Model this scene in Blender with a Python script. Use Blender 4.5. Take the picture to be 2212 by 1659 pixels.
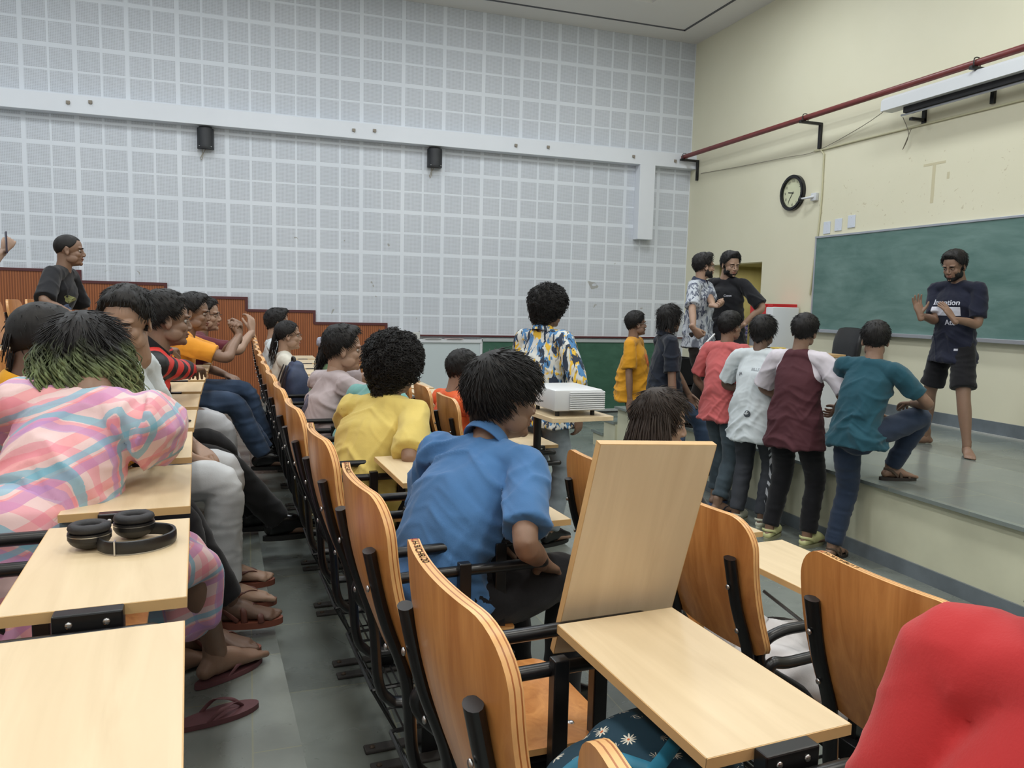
import bpy, bmesh, math, random
import numpy as np
from mathutils import Vector, Matrix
from mathutils.bvhtree import BVHTree
random.seed(7); np.random.seed(7)
for o in list(bpy.data.objects): bpy.data.objects.remove(o)
SC = bpy.context.scene; COL = SC.collection
PI = math.pi
def rad(a): return a*PI/180

# ------------------------------------------------------------------ camera
def make_camera():
    yaw, p, ro = rad(18.93), rad(-5.94), rad(1.383)
    f = Vector((math.sin(yaw)*math.cos(p), math.cos(yaw)*math.cos(p), math.sin(p)))
    r = Vector((math.cos(yaw), -math.sin(yaw), 0)); u = r.cross(f)
    r2 = r*math.cos(ro)+u*math.sin(ro); u2 = u*math.cos(ro)-r*math.sin(ro)
    cd = bpy.data.cameras.new('camera'); cd.sensor_width = 36; cd.lens = 36*1669/2212
    cd.clip_start = .02; cd.clip_end = 60
    cam = bpy.data.objects.new('camera', cd); COL.objects.link(cam)
    m = Matrix((r2, u2, -f)).transposed().to_4x4(); m.translation = Vector((0, 0, 1.74))
    cam.matrix_world = m; SC.camera = cam
make_camera()
# ------------------------------------------------------------------ world, lamps, exposure
w = bpy.data.worlds.new('world'); SC.world = w; w.use_nodes = True
w.node_tree.nodes['Background'].inputs[0].default_value = (.8, .9, 1, 1)
w.node_tree.nodes['Background'].inputs[1].default_value = .4
SC.view_settings.view_transform = 'Standard'; SC.view_settings.look = 'None'
SC.view_settings.gamma = 1; SC.view_settings.use_curve_mapping = False
SC.view_settings.exposure = -0.05
LAMPS = [(x, y) for x in (-3.6, -.6, 2.4, 5.2) for y in (-2.5, 1.2, 4.8, 8.3)]
for (x, y) in LAMPS:
    ld = bpy.data.lights.new('ceiling_lamp_light', 'AREA'); ld.shape = 'RECTANGLE'
    ld.size = .6; ld.size_y = 1.2; ld.energy = 58; ld.color = (1, .97, .90)
    if y > 4: ld.color = (.9, .96, 1)
    lo = bpy.data.objects.new('ceiling_lamp_light', ld); COL.objects.link(lo)
    lo.location = (x, y, 6.02)

# ------------------------------------------------------------------ materials
MATS = {}
def new_mat(name):
    m = bpy.data.materials.new(name); m.use_nodes = True; nt = m.node_tree
    return m, nt, nt.nodes['Principled BSDF']
def N(nt, typ, **kw):
    n = nt.nodes.new(typ)
    for k, v in kw.items():
        if k.startswith('i_'):
            key = k[2:]; key = int(key) if key.isdigit() else key
            n.inputs[key].default_value = v
        else: setattr(n, k, v)
    return n
def L(nt, a, b): nt.links.new(a, b)
def coord(nt, scale=(1, 1, 1), rot=(0, 0, 0), loc=(0, 0, 0), out='Object'):
    tc = N(nt, 'ShaderNodeTexCoord'); mp = N(nt, 'ShaderNodeMapping')
    mp.inputs['Scale'].default_value = scale; mp.inputs['Rotation'].default_value = rot; mp.inputs['Location'].default_value = loc
    L(nt, tc.outputs[out], mp.inputs[0]); return mp.outputs[0]
def c4(c): return (c[0], c[1], c[2], 1)
def srgb(r, g, b):
    f = lambda v: (v/255/12.92) if v/255 <= .04045 else ((v/255+.055)/1.055)**2.4
    return (f(r), f(g), f(b))
def mixc(nt, fac, a, b, blend='MIX'):
    n = N(nt, 'ShaderNodeMix', data_type='RGBA', blend_type=blend)
    for sock, v in ((n.inputs[0], fac), (n.inputs[6], a), (n.inputs[7], b)):
        if hasattr(v, 'is_linked') or hasattr(v, 'links'): L(nt, v, sock)
        elif isinstance(v, (int, float)): sock.default_value = v
        else: sock.default_value = c4(v)
    return n.outputs[2]
def ramp(nt, fac, stops, interp='LINEAR'):
    r = N(nt, 'ShaderNodeValToRGB'); r.color_ramp.interpolation = interp
    e = r.color_ramp.elements
    while len(e) > 1: e.remove(e[-1])
    for i, (p, c) in enumerate(stops):
        if i == 0: e[0].position = p; x = e[0]
        else: x = e.new(p)
        x.color = c4(c) if not isinstance(c, float) else (c, c, c, 1)
    L(nt, fac, r.inputs[0]); return r.outputs[0]
def noise(nt, vec, scale, detail=3, rough=.5, dist=0):
    n = N(nt, 'ShaderNodeTexNoise'); n.inputs['Scale'].default_value = scale; n.inputs['Detail'].default_value = detail
    n.inputs['Roughness'].default_value = rough; n.inputs['Distortion'].default_value = dist
    if vec is not None: L(nt, vec, n.inputs['Vector'])
    return n.outputs[0]
def math_(nt, op, a, b=None):
    n = N(nt, 'ShaderNodeMath', operation=op)
    for i, v in enumerate((a, b)):
        if v is None: continue
        if isinstance(v, (int, float)): n.inputs[i].default_value = v
        else: L(nt, v, n.inputs[i])
    return n.outputs[0]
def bump(nt, bs, h, strength=.3, dist=.01):
    b = N(nt, 'ShaderNodeBump'); b.inputs['Strength'].default_value = strength; b.inputs['Distance'].default_value = dist
    L(nt, h, b.inputs['Height']); L(nt, b.outputs[0], bs.inputs['Normal'])
def sep(nt, v):
    s = N(nt, 'ShaderNodeSeparateXYZ'); L(nt, v, s.inputs[0]); return s.outputs
def simple(name, c, rough=.6, metal=0, spec=.5, var=.0, vscale=8, bmp=0, bscale=60):
    if name in MATS: return MATS[name]
    m, nt, bs = new_mat(name)
    bs.inputs['Base Color'].default_value = c4(c); bs.inputs['Roughness'].default_value = rough
    bs.inputs['Metallic'].default_value = metal; bs.inputs['Specular IOR Level'].default_value = spec
    if var:
        v = coord(nt); n = noise(nt, v, vscale, 4)
        L(nt, mixc(nt, ramp(nt, n, [(.3, 0.0), (.7, 1.0)]), [x*(1-var) for x in c], [min(1, x*(1+var)) for x in c]), bs.inputs['Base Color'])
    if bmp: bump(nt, bs, noise(nt, coord(nt), bscale, 3), bmp, .005)
    MATS[name] = m; return m
def cloth(name, c, rough=.85, var=.10, weave=900):
    if name in MATS: return MATS[name]
    m, nt, bs = new_mat(name)
    v = coord(nt); n = noise(nt, v, 6, 4)
    L(nt, mixc(nt, ramp(nt, n, [(.3, 0.0), (.7, 1.0)]), [x*(1-var) for x in c], [min(1, x*(1+var)) for x in c]), bs.inputs['Base Color'])
    bs.inputs['Roughness'].default_value = rough; bs.inputs['Specular IOR Level'].default_value = .25
    bs.inputs['Sheen Weight'].default_value = .15
    bump(nt, bs, math_(nt, 'ADD', math_(nt, 'MULTIPLY', noise(nt, v, 300, 2), .4), noise(nt, v, 25, 3)), .25, .004)
    MATS[name] = m; return m

BLACK = simple('black_steel', (.006, .006, .007), .32, 0, .5)
RUBBER = simple('black_rubber', (.012, .012, .013), .55)
CHROME = simple('screw_metal', (.55, .55, .55), .3, 1)
WHITEP = simple('white_plastic', (.62, .64, .66), .35)
WHITEM = simple('white_painted_metal', (.66, .68, .70), .35)
def plywood():
    m, nt, bs = new_mat('varnished_plywood')
    v = coord(nt, (9, 9, .9)); n = noise(nt, v, 2.2, 6, .6, 1.2)
    v2 = coord(nt, (1.5, 1.5, 1.0)); n2 = noise(nt, v2, 3, 2)
    col = mixc(nt, ramp(nt, n, [(.3, 0.0), (.7, 1.0)]), srgb(168, 108, 56), srgb(212, 152, 90))
    col = mixc(nt, math_(nt, 'MULTIPLY', n2, .45), col, srgb(196, 122, 58))
    L(nt, col, bs.inputs['Base Color']); bs.inputs['Roughness'].default_value = .3
    bs.inputs['Coat Weight'].default_value = .25; bs.inputs['Coat Roughness'].default_value = .2
    bump(nt, bs, n, .05, .002); return m
PLY = plywood()
PLYL = simple('plywood_edge_light', srgb(222, 172, 112), .35, var=.12, vscale=25)
PLYD = simple('plywood_edge_dark', srgb(165, 100, 52), .35, var=.15, vscale=25)
def laminate():
    m, nt, bs = new_mat('birch_laminate')
    v = coord(nt, (9, .8, 9)); n = noise(nt, v, 2.0, 5, .55, .8)
    L(nt, mixc(nt, ramp(nt, n, [(.35, 0.0), (.7, 1.0)]), srgb(208, 187, 152), srgb(222, 202, 168)), bs.inputs['Base Color'])
    bs.inputs['Roughness'].default_value = .38; return m
LAM = laminate()
LAMEDGE = simple('laminate_edge_band', srgb(206, 170, 118), .45, var=.08)
def cream():
    m, nt, bs = new_mat('cream_wall_paint')
    v = coord(nt); n = noise(nt, v, 1.2, 3); sp = noise(nt, v, 14, 2, .5, 2)
    z = sep(nt, v)[2]; y = sep(nt, v)[1]
    base = mixc(nt, n, srgb(214, 210, 184), srgb(224, 220, 196))
    zone = math_(nt, 'MULTIPLY', math_(nt, 'GREATER_THAN', z, 2.75), math_(nt, 'LESS_THAN', z, 3.45))
    zone = math_(nt, 'MULTIPLY', zone, math_(nt, 'LESS_THAN', y, 8.3))
    spots = math_(nt, 'MULTIPLY', ramp(nt, sp, [(.68, 0.0), (.72, 1.0)]), zone)
    L(nt, mixc(nt, math_(nt, 'MULTIPLY', spots, .4), base, srgb(160, 140, 100)), bs.inputs['Base Color'])
    bs.inputs['Roughness'].default_value = .6; bump(nt, bs, noise(nt, v, 80, 2), .05, .003); return m
CREAM = cream()
def acoustic():
    m, nt, bs = new_mat('perforated_acoustic_tile')
    tc = N(nt, 'ShaderNodeTexCoord'); s = sep(nt, tc.outputs['Object'])
    def frac(v, period, ph):
        a = math_(nt, 'SUBTRACT', v, ph); a = math_(nt, 'DIVIDE', a, period); return math_(nt, 'FRACT', a)
    def inside(v, ph):      # within 0.6: squares [.03,.285] and [.315,.57]
        f = math_(nt, 'MULTIPLY', frac(v, .6, ph), .6)
        a = math_(nt, 'MULTIPLY', math_(nt, 'GREATER_THAN', f, .027), math_(nt, 'LESS_THAN', f, .286))
        b = math_(nt, 'MULTIPLY', math_(nt, 'GREATER_THAN', f, .314), math_(nt, 'LESS_THAN', f, .573))
        return math_(nt, 'ADD', a, b)
    sq = math_(nt, 'MULTIPLY', inside(s[0], 4.56), inside(s[2], 1.831))
    def hole(v, ph):
        f = math_(nt, 'SUBTRACT', frac(v, .0185, ph), .5); return math_(nt, 'MULTIPLY', f, f)
    h2 = math_(nt, 'ADD', hole(s[0], 4.59), hole(s[2], 1.86))
    hm = N(nt, 'ShaderNodeMapRange'); hm.inputs[1].default_value = .05; hm.inputs[2].default_value = .14; hm.inputs[3].default_value = 1; hm.inputs[4].default_value = 0
    L(nt, h2, hm.inputs[0]); holes = math_(nt, 'MULTIPLY', hm.outputs[0], sq)
    v = tc.outputs['Object']; n = noise(nt, v, .8, 3)
    base = mixc(nt, n, srgb(212, 218, 226), srgb(226, 230, 236))
    sqc = mixc(nt, sq, base, mixc(nt, 1.0, base, (.87, .87, .88), 'MULTIPLY'))
    col = mixc(nt, math_(nt, 'MULTIPLY', holes, .42), sqc, (.16, .17, .18))
    sp = ramp(nt, noise(nt, v, 7, 1, .5, 1), [(.76, 0.0), (.78, 1.0)])
    zl = math_(nt, 'LESS_THAN', s[2], 2.6)
    col = mixc(nt, math_(nt, 'MULTIPLY', math_(nt, 'MULTIPLY', sp, zl), .5), col, srgb(120, 110, 80))
    L(nt, col, bs.inputs['Base Color']); bs.inputs['Roughness'].default_value = .7
    bump(nt, bs, math_(nt, 'SUBTRACT', 1.0, math_(nt, 'ADD', math_(nt, 'MULTIPLY', sq, .5), holes)), .25, .004)
    return m
ACOU = acoustic()
WALLW = simple('white_wall_paint', srgb(222, 226, 232), .6, var=.03, vscale=1)
CEIL = simple('ceiling_paint', srgb(222, 220, 216), .8, var=.02, vscale=1)
GROOVE = simple('ceiling_groove', (.10, .10, .11), .8)
def stone(name, a, b, rough, scale=1.0, grime=.5, off=0.0):
    m, nt, bs = new_mat(name)
    v = coord(nt, (1, 1, 1), (0, 0, rad(90)), (0, off, 0))
    br = N(nt, 'ShaderNodeTexBrick'); L(nt, v, br.inputs['Vector'])
    br.inputs['Color1'].default_value = (0, 0, 0, 1); br.inputs['Color2'].default_value = (1, 1, 1, 1)
    br.inputs['Mortar'].default_value = (.5, .5, .5, 1); br.inputs['Scale'].default_value = 1.0
    br.inputs['Mortar Size'].default_value = .0025; br.inputs['Brick Width'].default_value = .62; br.inputs['Row Height'].default_value = .46
    br.inputs['Bias'].default_value = 0
    n = noise(nt, coord(nt), 2.3, 5, .6, .6); n2 = noise(nt, coord(nt), 9, 4, .6)
    slab = mixc(nt, math_(nt, 'MULTIPLY', br.outputs['Color'], 1.0), a, b)
    col = mixc(nt, math_(nt, 'MULTIPLY', ramp(nt, n, [(.35, 0.0), (.65, 1.0)]), grime), slab, [x*.62 for x in a])
    col = mixc(nt, math_(nt, 'MULTIPLY', n2, .25), col, [x*1.2 for x in b])
    col = mixc(nt, math_(nt, 'MULTIPLY', br.outputs['Fac'], .45), col, srgb(158, 156, 122))
    L(nt, col, bs.inputs['Base Color'])
    L(nt, math_(nt, 'ADD', math_(nt, 'MULTIPLY', n, .22), rough), bs.inputs['Roughness'])
    bump(nt, bs, math_(nt, 'SUBTRACT', n2, math_(nt, 'MULTIPLY', br.outputs['Fac'], 1.5)), .06, .004)
    return m
STONE = stone('grey_green_stone', srgb(104, 110, 106), srgb(138, 144, 138), .16)
STONE_ST = stone('polished_stage_stone', srgb(104, 112, 110), srgb(128, 136, 132), .10, grime=.25)
SKIRT = simple('stone_skirting', srgb(108, 116, 122), .35, var=.2, vscale=5)
STAGEW = simple('stained_cream_plaster', srgb(204, 203, 178), .6, var=.10, vscale=2.2)
def dado():
    m, nt, bs = new_mat('ribbed_wood_panel')
    v = coord(nt); x = sep(nt, v)[0]; n = noise(nt, coord(nt, (6, 6, .8)), 3, 4)
    wv = math_(nt, 'SINE', math_(nt, 'MULTIPLY', x, 2*PI/.03))
    wr = ramp(nt, wv, [(.0, 0.0), (.35, 1.0)])
    c = mixc(nt, n, srgb(140, 78, 42), srgb(176, 106, 60))
    L(nt, mixc(nt, wr, mixc(nt, 1.0, c, (.6, .55, .5), 'MULTIPLY'), c), bs.inputs['Base Color'])
    bs.inputs['Roughness'].default_value = .5; bump(nt, bs, wr, .4, .004); return m
DADO = dado()
MAROON = simple('maroon_trim', srgb(84, 38, 40), .4)
def board(name, a, b, sc):
    m, nt, bs = new_mat(name)
    n = noise(nt, coord(nt, (1, .5, 1.3), (.5, 0, 0)), sc, 5, .62, 1.6); n2 = noise(nt, coord(nt, (1, 1, 4), (.35, 0, 0)), 2.5, 3, .5, .5)
    f = math_(nt, 'ADD', math_(nt, 'MULTIPLY', n, .7), math_(nt, 'MULTIPLY', n2, .4))
    L(nt, ramp(nt, f, [(.35, a), (.75, b)]), bs.inputs['Base Color']); bs.inputs['Roughness'].default_value = .55; return m
BBOARD = board('chalky_green_board', srgb(70, 104, 98), srgb(112, 140, 134), 1.4)
GBOARD = board('dark_green_board', srgb(44, 84, 66), srgb(66, 106, 88), 2.5)
ALU = simple('aluminium_trim', srgb(178, 182, 190), .35, .6)
PIPE = simple('maroon_pipe_paint', srgb(112, 48, 46), .4, var=.15, vscale=6)

# ------------------------------------------------------------------ mesh helpers
class Geo:
    def __init__(s): s.v = []; s.f = []; s.m = []; s.n = 0
    def add(s, v, f, mat=0):
        v = np.asarray(v, float).reshape(-1, 3); s.v.append(v); k = s.n
        s.f += [tuple(int(i)+k for i in q) for q in f]
        s.m += ([mat]*len(f) if isinstance(mat, int) else list(mat)); s.n += len(v); return s
    def verts(s): return np.concatenate(s.v) if s.v else np.zeros((0, 3))
    def box(s, lo, hi, mat=0, M=None, bev=0.0):
        x0, y0, z0 = lo; x1, y1, z1 = hi
        if bev <= 0:
            v = [(x, y, z) for x in (x0, x1) for y in (y0, y1) for z in (z0, z1)]
            f = [(0, 1, 3, 2), (4, 6, 7, 5), (0, 4, 5, 1), (2, 3, 7, 6), (0, 2, 6, 4), (1, 5, 7, 3)]
        else:
            bm = bmesh.new(); bmesh.ops.create_cube(bm, size=1)
            for q in bm.verts: q.co = Vector(((x0+x1)/2+q.co.x*(x1-x0), (y0+y1)/2+q.co.y*(y1-y0), (z0+z1)/2+q.co.z*(z1-z0)))
            bmesh.ops.bevel(bm, geom=bm.edges[:], offset=bev, segments=2, affect='EDGES', profile=.5)
            v = [tuple(q.co) for q in bm.verts]; f = [tuple(q.index for q in fc.verts) for fc in bm.faces]
            bm.free()
        v = np.array(v)
        if M is not None: v = v@np.array(M.to_3x3()).T+np.array(M.translation)
        return s.add(v, f, mat)
    def prism(s, poly, axis, a, b, mat=0, M=None):
        n = len(poly); v = []
        for t in (a, b):
            for (p, q) in poly: v.append({'x': (t, p, q), 'y': (p, t, q), 'z': (p, q, t)}[axis])
        f = [tuple(range(n))[::-1], tuple(range(n, 2*n))]+[(i, (i+1) % n, (i+1) % n+n, i+n) for i in range(n)]
        v = np.array(v, float)
        if M is not None: v = v@np.array(M.to_3x3()).T+np.array(M.translation)
        return s.add(v, f, mat)
    def sphere(s, c, r, mat=0, M=None, nu=20, nv=12):
        r = (r, r, r) if isinstance(r, (int, float)) else r
        v = [(0, 0, 1)]; f = []
        for i in range(1, nv):
            for j in range(nu):
                a = PI*i/nv; b = 2*PI*j/nu; v.append((math.sin(a)*math.cos(b), math.sin(a)*math.sin(b), math.cos(a)))
        v.append((0, 0, -1)); v = np.array(v)*np.array(r)
        if M is not None: v = v@np.array(M.to_3x3()).T
        v = v+np.array(c)
        for j in range(nu):
            k = (j+1) % nu; f.append((0, 1+j, 1+k))
            for i in range(nv-2): f.append((1+i*nu+j, 1+(i+1)*nu+j, 1+(i+1)*nu+k, 1+i*nu+k))
            e = 1+(nv-2)*nu; f.append((e+j, len(v)-1, e+k))
        return s.add(v, f, mat)
    def sweep(s, pts, rx, ry=None, side=None, n=16, mat=0, cap='round', sub=5, p=2.0):
        P = np.array(pts, float); k = len(P)
        rx = np.full(k, rx, float) if np.isscalar(rx) else np.array(rx, float)
        ry = rx.copy() if ry is None else (np.full(k, ry, float) if np.isscalar(ry) else np.array(ry, float))
        if side is None:
            d = P[-1]-P[0]; ref = np.array([0, 0, 1.]) if abs(d[2]) < .8*np.linalg.norm(d)+1e-9 else np.array([0, 1., 0])
            S = np.tile(np.cross(d, ref), (k, 1))
        else:
            S = np.array(side, float); S = np.tile(S, (k, 1)) if S.ndim == 1 else S
        if sub > 1 and k > 2:
            A = np.concatenate([P, rx[:, None], ry[:, None], S], 1); out = []
            for i in range(k-1):
                p0 = A[max(i-1, 0)]; p1 = A[i]; p2 = A[i+1]; p3 = A[min(i+2, k-1)]
                for t in np.linspace(0, 1, sub, endpoint=False):
                    out.append(.5*((2*p1)+(-p0+p2)*t+(2*p0-5*p1+4*p2-p3)*t*t+(-p0+3*p1-3*p2+p3)*t**3))
            out.append(A[-1]); A = np.array(out); P = A[:, :3]; rx = A[:, 3]; ry = A[:, 4]; S = A[:, 5:8]
        T = np.gradient(P, axis=0); T /= np.linalg.norm(T, axis=1)[:, None]+1e-12
        rings = []
        th = np.linspace(0, 2*PI, n, endpoint=False); ct, st = np.cos(th), np.sin(th)
        ct = np.sign(ct)*np.abs(ct)**(2/p); st = np.sign(st)*np.abs(st)**(2/p)
        def ring(c, t, sd, a, b):
            sd = sd-t*np.dot(sd, t); sd = sd/(np.linalg.norm(sd)+1e-12); d = np.cross(t, sd)
            return c+np.outer(ct*a, sd)+np.outer(st*b, d)
        if cap == 'round':
            for a in (80, 55, 28): rings.append(ring(P[0]-T[0]*min(rx[0], ry[0])*math.sin(rad(a)), T[0], S[0], rx[0]*math.cos(rad(a)), ry[0]*math.cos(rad(a))))
        for i in range(len(P)): rings.append(ring(P[i], T[i], S[i], rx[i], ry[i]))
        if cap == 'round':
            for a in (28, 55, 80): rings.append(ring(P[-1]+T[-1]*min(rx[-1], ry[-1])*math.sin(rad(a)), T[-1], S[-1], rx[-1]*math.cos(rad(a)), ry[-1]*math.cos(rad(a))))
        m = len(rings); v = np.concatenate(rings); f = []
        for i in range(m-1):
            for j in range(n):
                q = (j+1) % n; f.append((i*n+j, i*n+q, (i+1)*n+q, (i+1)*n+j))
        if cap != 'open': f.append(tuple(range(n))[::-1]); f.append(tuple(range((m-1)*n, m*n)))
        return s.add(v, f, mat)
    def build(s, name, mats, parent=None, smooth=True, sharp=40, loc=None):
        me = bpy.data.meshes.new(name); v = s.verts()
        me.from_pydata(v.tolist(), [], s.f); 
        mats = mats if isinstance(mats, (list, tuple)) else [mats]
        for m in mats: me.materials.append(m)
        if len(mats) > 1: me.polygons.foreach_set('material_index', np.array(s.m, dtype=np.int32))
        if smooth:
            me.polygons.foreach_set('use_smooth', np.ones(len(me.polygons), dtype=bool))
            if sharp: me.set_sharp_from_angle(angle=rad(sharp))
        me.update(); o = bpy.data.objects.new(name, me); COL.objects.link(o)
        if parent is not None: o.parent = parent
        if loc is not None: o.location = loc
        return o
def remesh(G, vox, smooth=3):
    me = bpy.data.meshes.new('tmp'); me.from_pydata(G.verts().tolist(), [], G.f)
    o = bpy.data.objects.new('tmp', me); COL.objects.link(o)
    r = o.modifiers.new('r', 'REMESH'); r.mode = 'VOXEL'; r.voxel_size = vox
    if smooth: sm = o.modifiers.new('s', 'SMOOTH'); sm.factor = .5; sm.iterations = smooth
    dg = bpy.context.evaluated_depsgraph_get(); e = o.evaluated_get(dg); m2 = e.to_mesh()
    nv = len(m2.vertices); v = np.empty(nv*3); m2.vertices.foreach_get('co', v); v = v.reshape(-1, 3)
    nl = len(m2.loops); li = np.empty(nl, dtype=np.int32); m2.loops.foreach_get('vertex_index', li)
    npq = len(m2.polygons); lt = np.empty(npq, dtype=np.int32); m2.polygons.foreach_get('loop_total', lt)
    nr = np.empty(nv*3); m2.vertex_normals.foreach_get('vector', nr); nr = nr.reshape(-1, 3)
    e.to_mesh_clear(); bpy.data.objects.remove(o); bpy.data.meshes.remove(me)
    f = []; k = 0
    if (lt == 4).all(): f = li.reshape(-1, 4)
    else:
        for t in lt: f.append(tuple(li[k:k+t])); k += t
    return v, f, nr
def tag(o, label=None, cat=None, group=None, kind=None):
    for k, v in (('label', label), ('category', cat), ('group', group), ('kind', kind)):
        if v: o[k] = v
    return o
def empty(name, loc, rz=0):
    o = bpy.data.objects.new(name, None); COL.objects.link(o); o.location = loc; o.rotation_euler = (0, 0, rz)
    o.empty_display_size = .1; return o
def struct(name, G, mats, smooth=False): return tag(G.build(name, mats, smooth=smooth), kind='structure')
def copy_tree(o, parent=None):
    c = o.copy(); COL.objects.link(c)
    if parent is not None: c.parent = parent
    for ch in o.children: copy_tree(ch, c)
    return c
def tube(G, pts, r, n=8, mat=0, sub=4): return G.sweep(pts, r, n=n, mat=mat, cap='flat', sub=sub)

# ------------------------------------------------------------------ setting
CX = [(-6, .8), (0, .27), (1, .2), (2.27, .128), (3.1, .08), (4.5, .036), (6.2, .007), (8, 0), (11.43, -.01)]
def edge(y): return float(np.interp(y, [a for a, b in CX], [b for a, b in CX]))
WY, WX, ZC = 11.43, 6.95, 6.0
X0, Y0 = -5.5, -4.0
TIER = [(1.95, 0), (.95, .155), (0, .31), (-1.0, .465), (-2.0, .62), (-3.0, .775), (-4.0, .93)]
ys = [Y0, -2, 0, .5, 1, 1.6, 2.27, 3.1, 3.8, 4.5, 5.3, 6.2, 8, WY]
G = Geo(); G.box((X0, Y0, -.1), (WX, WY, 0)); struct('floor', G, STONE)
for i, (off, zl) in enumerate(TIER[:-1]):
    top = TIER[i+1][1]; G = Geo()
    prev = TIER[i+1][0] if i+1 < len(TIER)-1 else -9
    a = [(off+edge(y), y) for y in ys]
    b = [((prev+edge(y) if prev > -8 else X0), y) for y in ys][::-1]
    G.prism(a+b, 'z', .0, top); struct('floor_tier_%d' % (i+1), G, STONE)
G = Geo(); G.box((4.15, Y0, 0), (WX, 8.2, .535), 0); G.box((4.10, Y0, .535), (WX, 8.2, .56), 1)
struct('floor_stage', G, [STAGEW, STONE_ST])
G = Geo(); G.box((4.135, Y0, 0), (4.15, 8.2, .10)); struct('baseboard_stage', G, SKIRT)
G = Geo(); G.box((4.12, 8.2, 0), (5.6, 8.5, .34), 0); G.box((4.10, 8.2, .34), (5.6, 8.52, .37), 1)
G.box((4.12, 8.5, 0), (5.6, 8.8, .155), 0); G.box((4.10, 8.5, .155), (5.6, 8.82, .185), 1); struct('floor_stage_steps', G, [STAGEW, STONE_ST])
# walls
G = Geo(); G.box((X0, WY, 0), (WX+.3, WY+.2, ZC+.4)); struct('wall_left', G, ACOU)
DY0, DY1, DZ = 9.40, 10.75, 2.42
G = Geo(); G.box((WX, Y0, 0), (WX+.2, DY0, ZC+.4)); G.box((WX, DY1, 0), (WX+.2, WY, ZC+.4)); G.box((WX, DY0, DZ), (WX+.2, DY1, ZC+.4))
struct('wall_front', G, CREAM)
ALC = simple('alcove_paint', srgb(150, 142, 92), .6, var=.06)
G = Geo(); G.box((WX+.2, DY0-.1, 0), (WX+1.2, DY0, DZ)); G.box((WX+.2, DY1, 0), (WX+1.2, DY1+.1, DZ)); G.box((WX+1.2, DY0-.1, 0), (WX+1.3, DY1+.1, DZ)); G.box((WX+.2, DY0-.1, DZ), (WX+1.3, DY1+.1, DZ+.1))
struct('wall_alcove', G, ALC)
G = Geo(); G.box((WX+1.15, DY0+.03, 0), (WX+1.198, DY1-.35, 2.1), 0, bev=.004)
for (a, b) in ((.15, .95), (1.1, 1.95)): G.box((WX+1.135, DY0+.13, a), (WX+1.15, DY1-.45, b), 0, bev=.003)
d = struct('door_1', G, simple('door_paint', srgb(150, 136, 84), .5, var=.1, vscale=4))
G = Geo(); G.sweep([(WX+1.14, DY1-.43, 1.0), (WX+1.09, DY1-.43, 1.0), (WX+1.09, DY1-.53, 1.0)], .009, n=8); h = G.build('door_handle', CHROME, d)
ld = bpy.data.lights.new('alcove_fill_light', 'AREA'); ld.size = .4; ld.energy = 9; ld.color = (1, .95, .8); lo = bpy.data.objects.new('alcove_fill_light', ld); COL.objects.link(lo); lo.location = (WX+.65, 10.1, 2.38)  # unseen fill light added to brighten the closed alcove, no fixture modelled
G = Geo(); G.box((X0-.2, Y0, 0), (X0, WY, ZC+.4)); struct('wall_back', G, WALLW)
G = Geo(); G.box((X0, Y0-.2, 0), (WX+.2, Y0, ZC+.4)); struct('wall_right', G, WALLW)
# ceiling: border soffit at 6.0 around a recessed tray
G = Geo()
bx0, bx1, by0, by1 = X0+1.0, WX-1.5, Y0+1, WY-1.25
G.box((X0, by1, ZC), (WX, WY, ZC+.1)); G.box((X0, Y0, ZC), (WX, by0, ZC+.1)); G.box((bx1, by0, ZC), (WX, by1, ZC+.1)); G.box((X0, by0, ZC), (bx0, by1, ZC+.1))
G.box((bx0-.02, by0-.02, ZC+.1), (bx1+.02, by0, ZC+.32)); G.box((bx0-.02, by1, ZC+.1), (bx1+.02, by1+.02, ZC+.32))
G.box((bx1, by0, ZC+.1), (bx1+.02, by1, ZC+.32)); G.box((bx0-.02, by0, ZC+.1), (bx0, by1, ZC+.32))
G.box((X0, Y0, ZC+.3), (WX+.2, WY, ZC+.4)); struct('ceiling', G, CEIL)
G = Geo(); G.box((X0, 10.925, ZC-.006), (6.45, 10.965, ZC+.002)); G.box((6.41, Y0, ZC-.006), (6.45, 10.965, ZC+.002)); struct('trim_ceiling_groove', G, GROOVE)
# beams / ducts on acoustic wall
G = Geo(); G.box((X0, WY-.17, 3.99), (WX, WY, 4.21), bev=.004)
G.box((5.93, WY-.17, 2.82), (6.20, WY-.001, 3.995), bev=.004); struct('trim_wall_beam', G, WALLW)
G = Geo(); G.box((5.93+.0, WY-.0, 2.8), (5.94, WY+.01, 2.81))
# dado with stepped top
DT = [(-9, -4.1, 2.2), (-4.1, -3.08, 2.05), (-3.08, -2.06, 2.02), (-2.06, -1.04, 1.885), (-1.04, -.015, 1.722), (-.015, .9, 1.555), (.9, 1.93, 1.39)]
G = Geo(); T = Geo()
for i, (a, b, z) in enumerate(DT):
    a = max(a, X0); G.box((a, WY-.02, 0), (b, WY-.001, z))
    T.box((a, WY-.032, z-.015), (b+.015, WY-.0005, z+.022))
    nz = DT[i+1][2] if i+1 < len(DT) else 1.235
    T.box((b-.018, WY-.0315, nz), (b+.018, WY-.0006, z+.021))
struct('wall_left_panelling', G, DADO)
T.box((1.93, WY-.06, 1.222), (WX, WY-.0005, 1.245)); struct('trim_dado', T, MAROON)
G = Geo(); G.box((WX-.02, Y0, .56), (WX, 8.2, .70)); struct('baseboard_front', G, SKIRT)
G = Geo(); G.box((WX-.05, Y0, .56), (WX-.02, 8.2, .575)); struct('trim_stage_floor', G, simple('pale_grout', srgb(170, 172, 168), .6))
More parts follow.
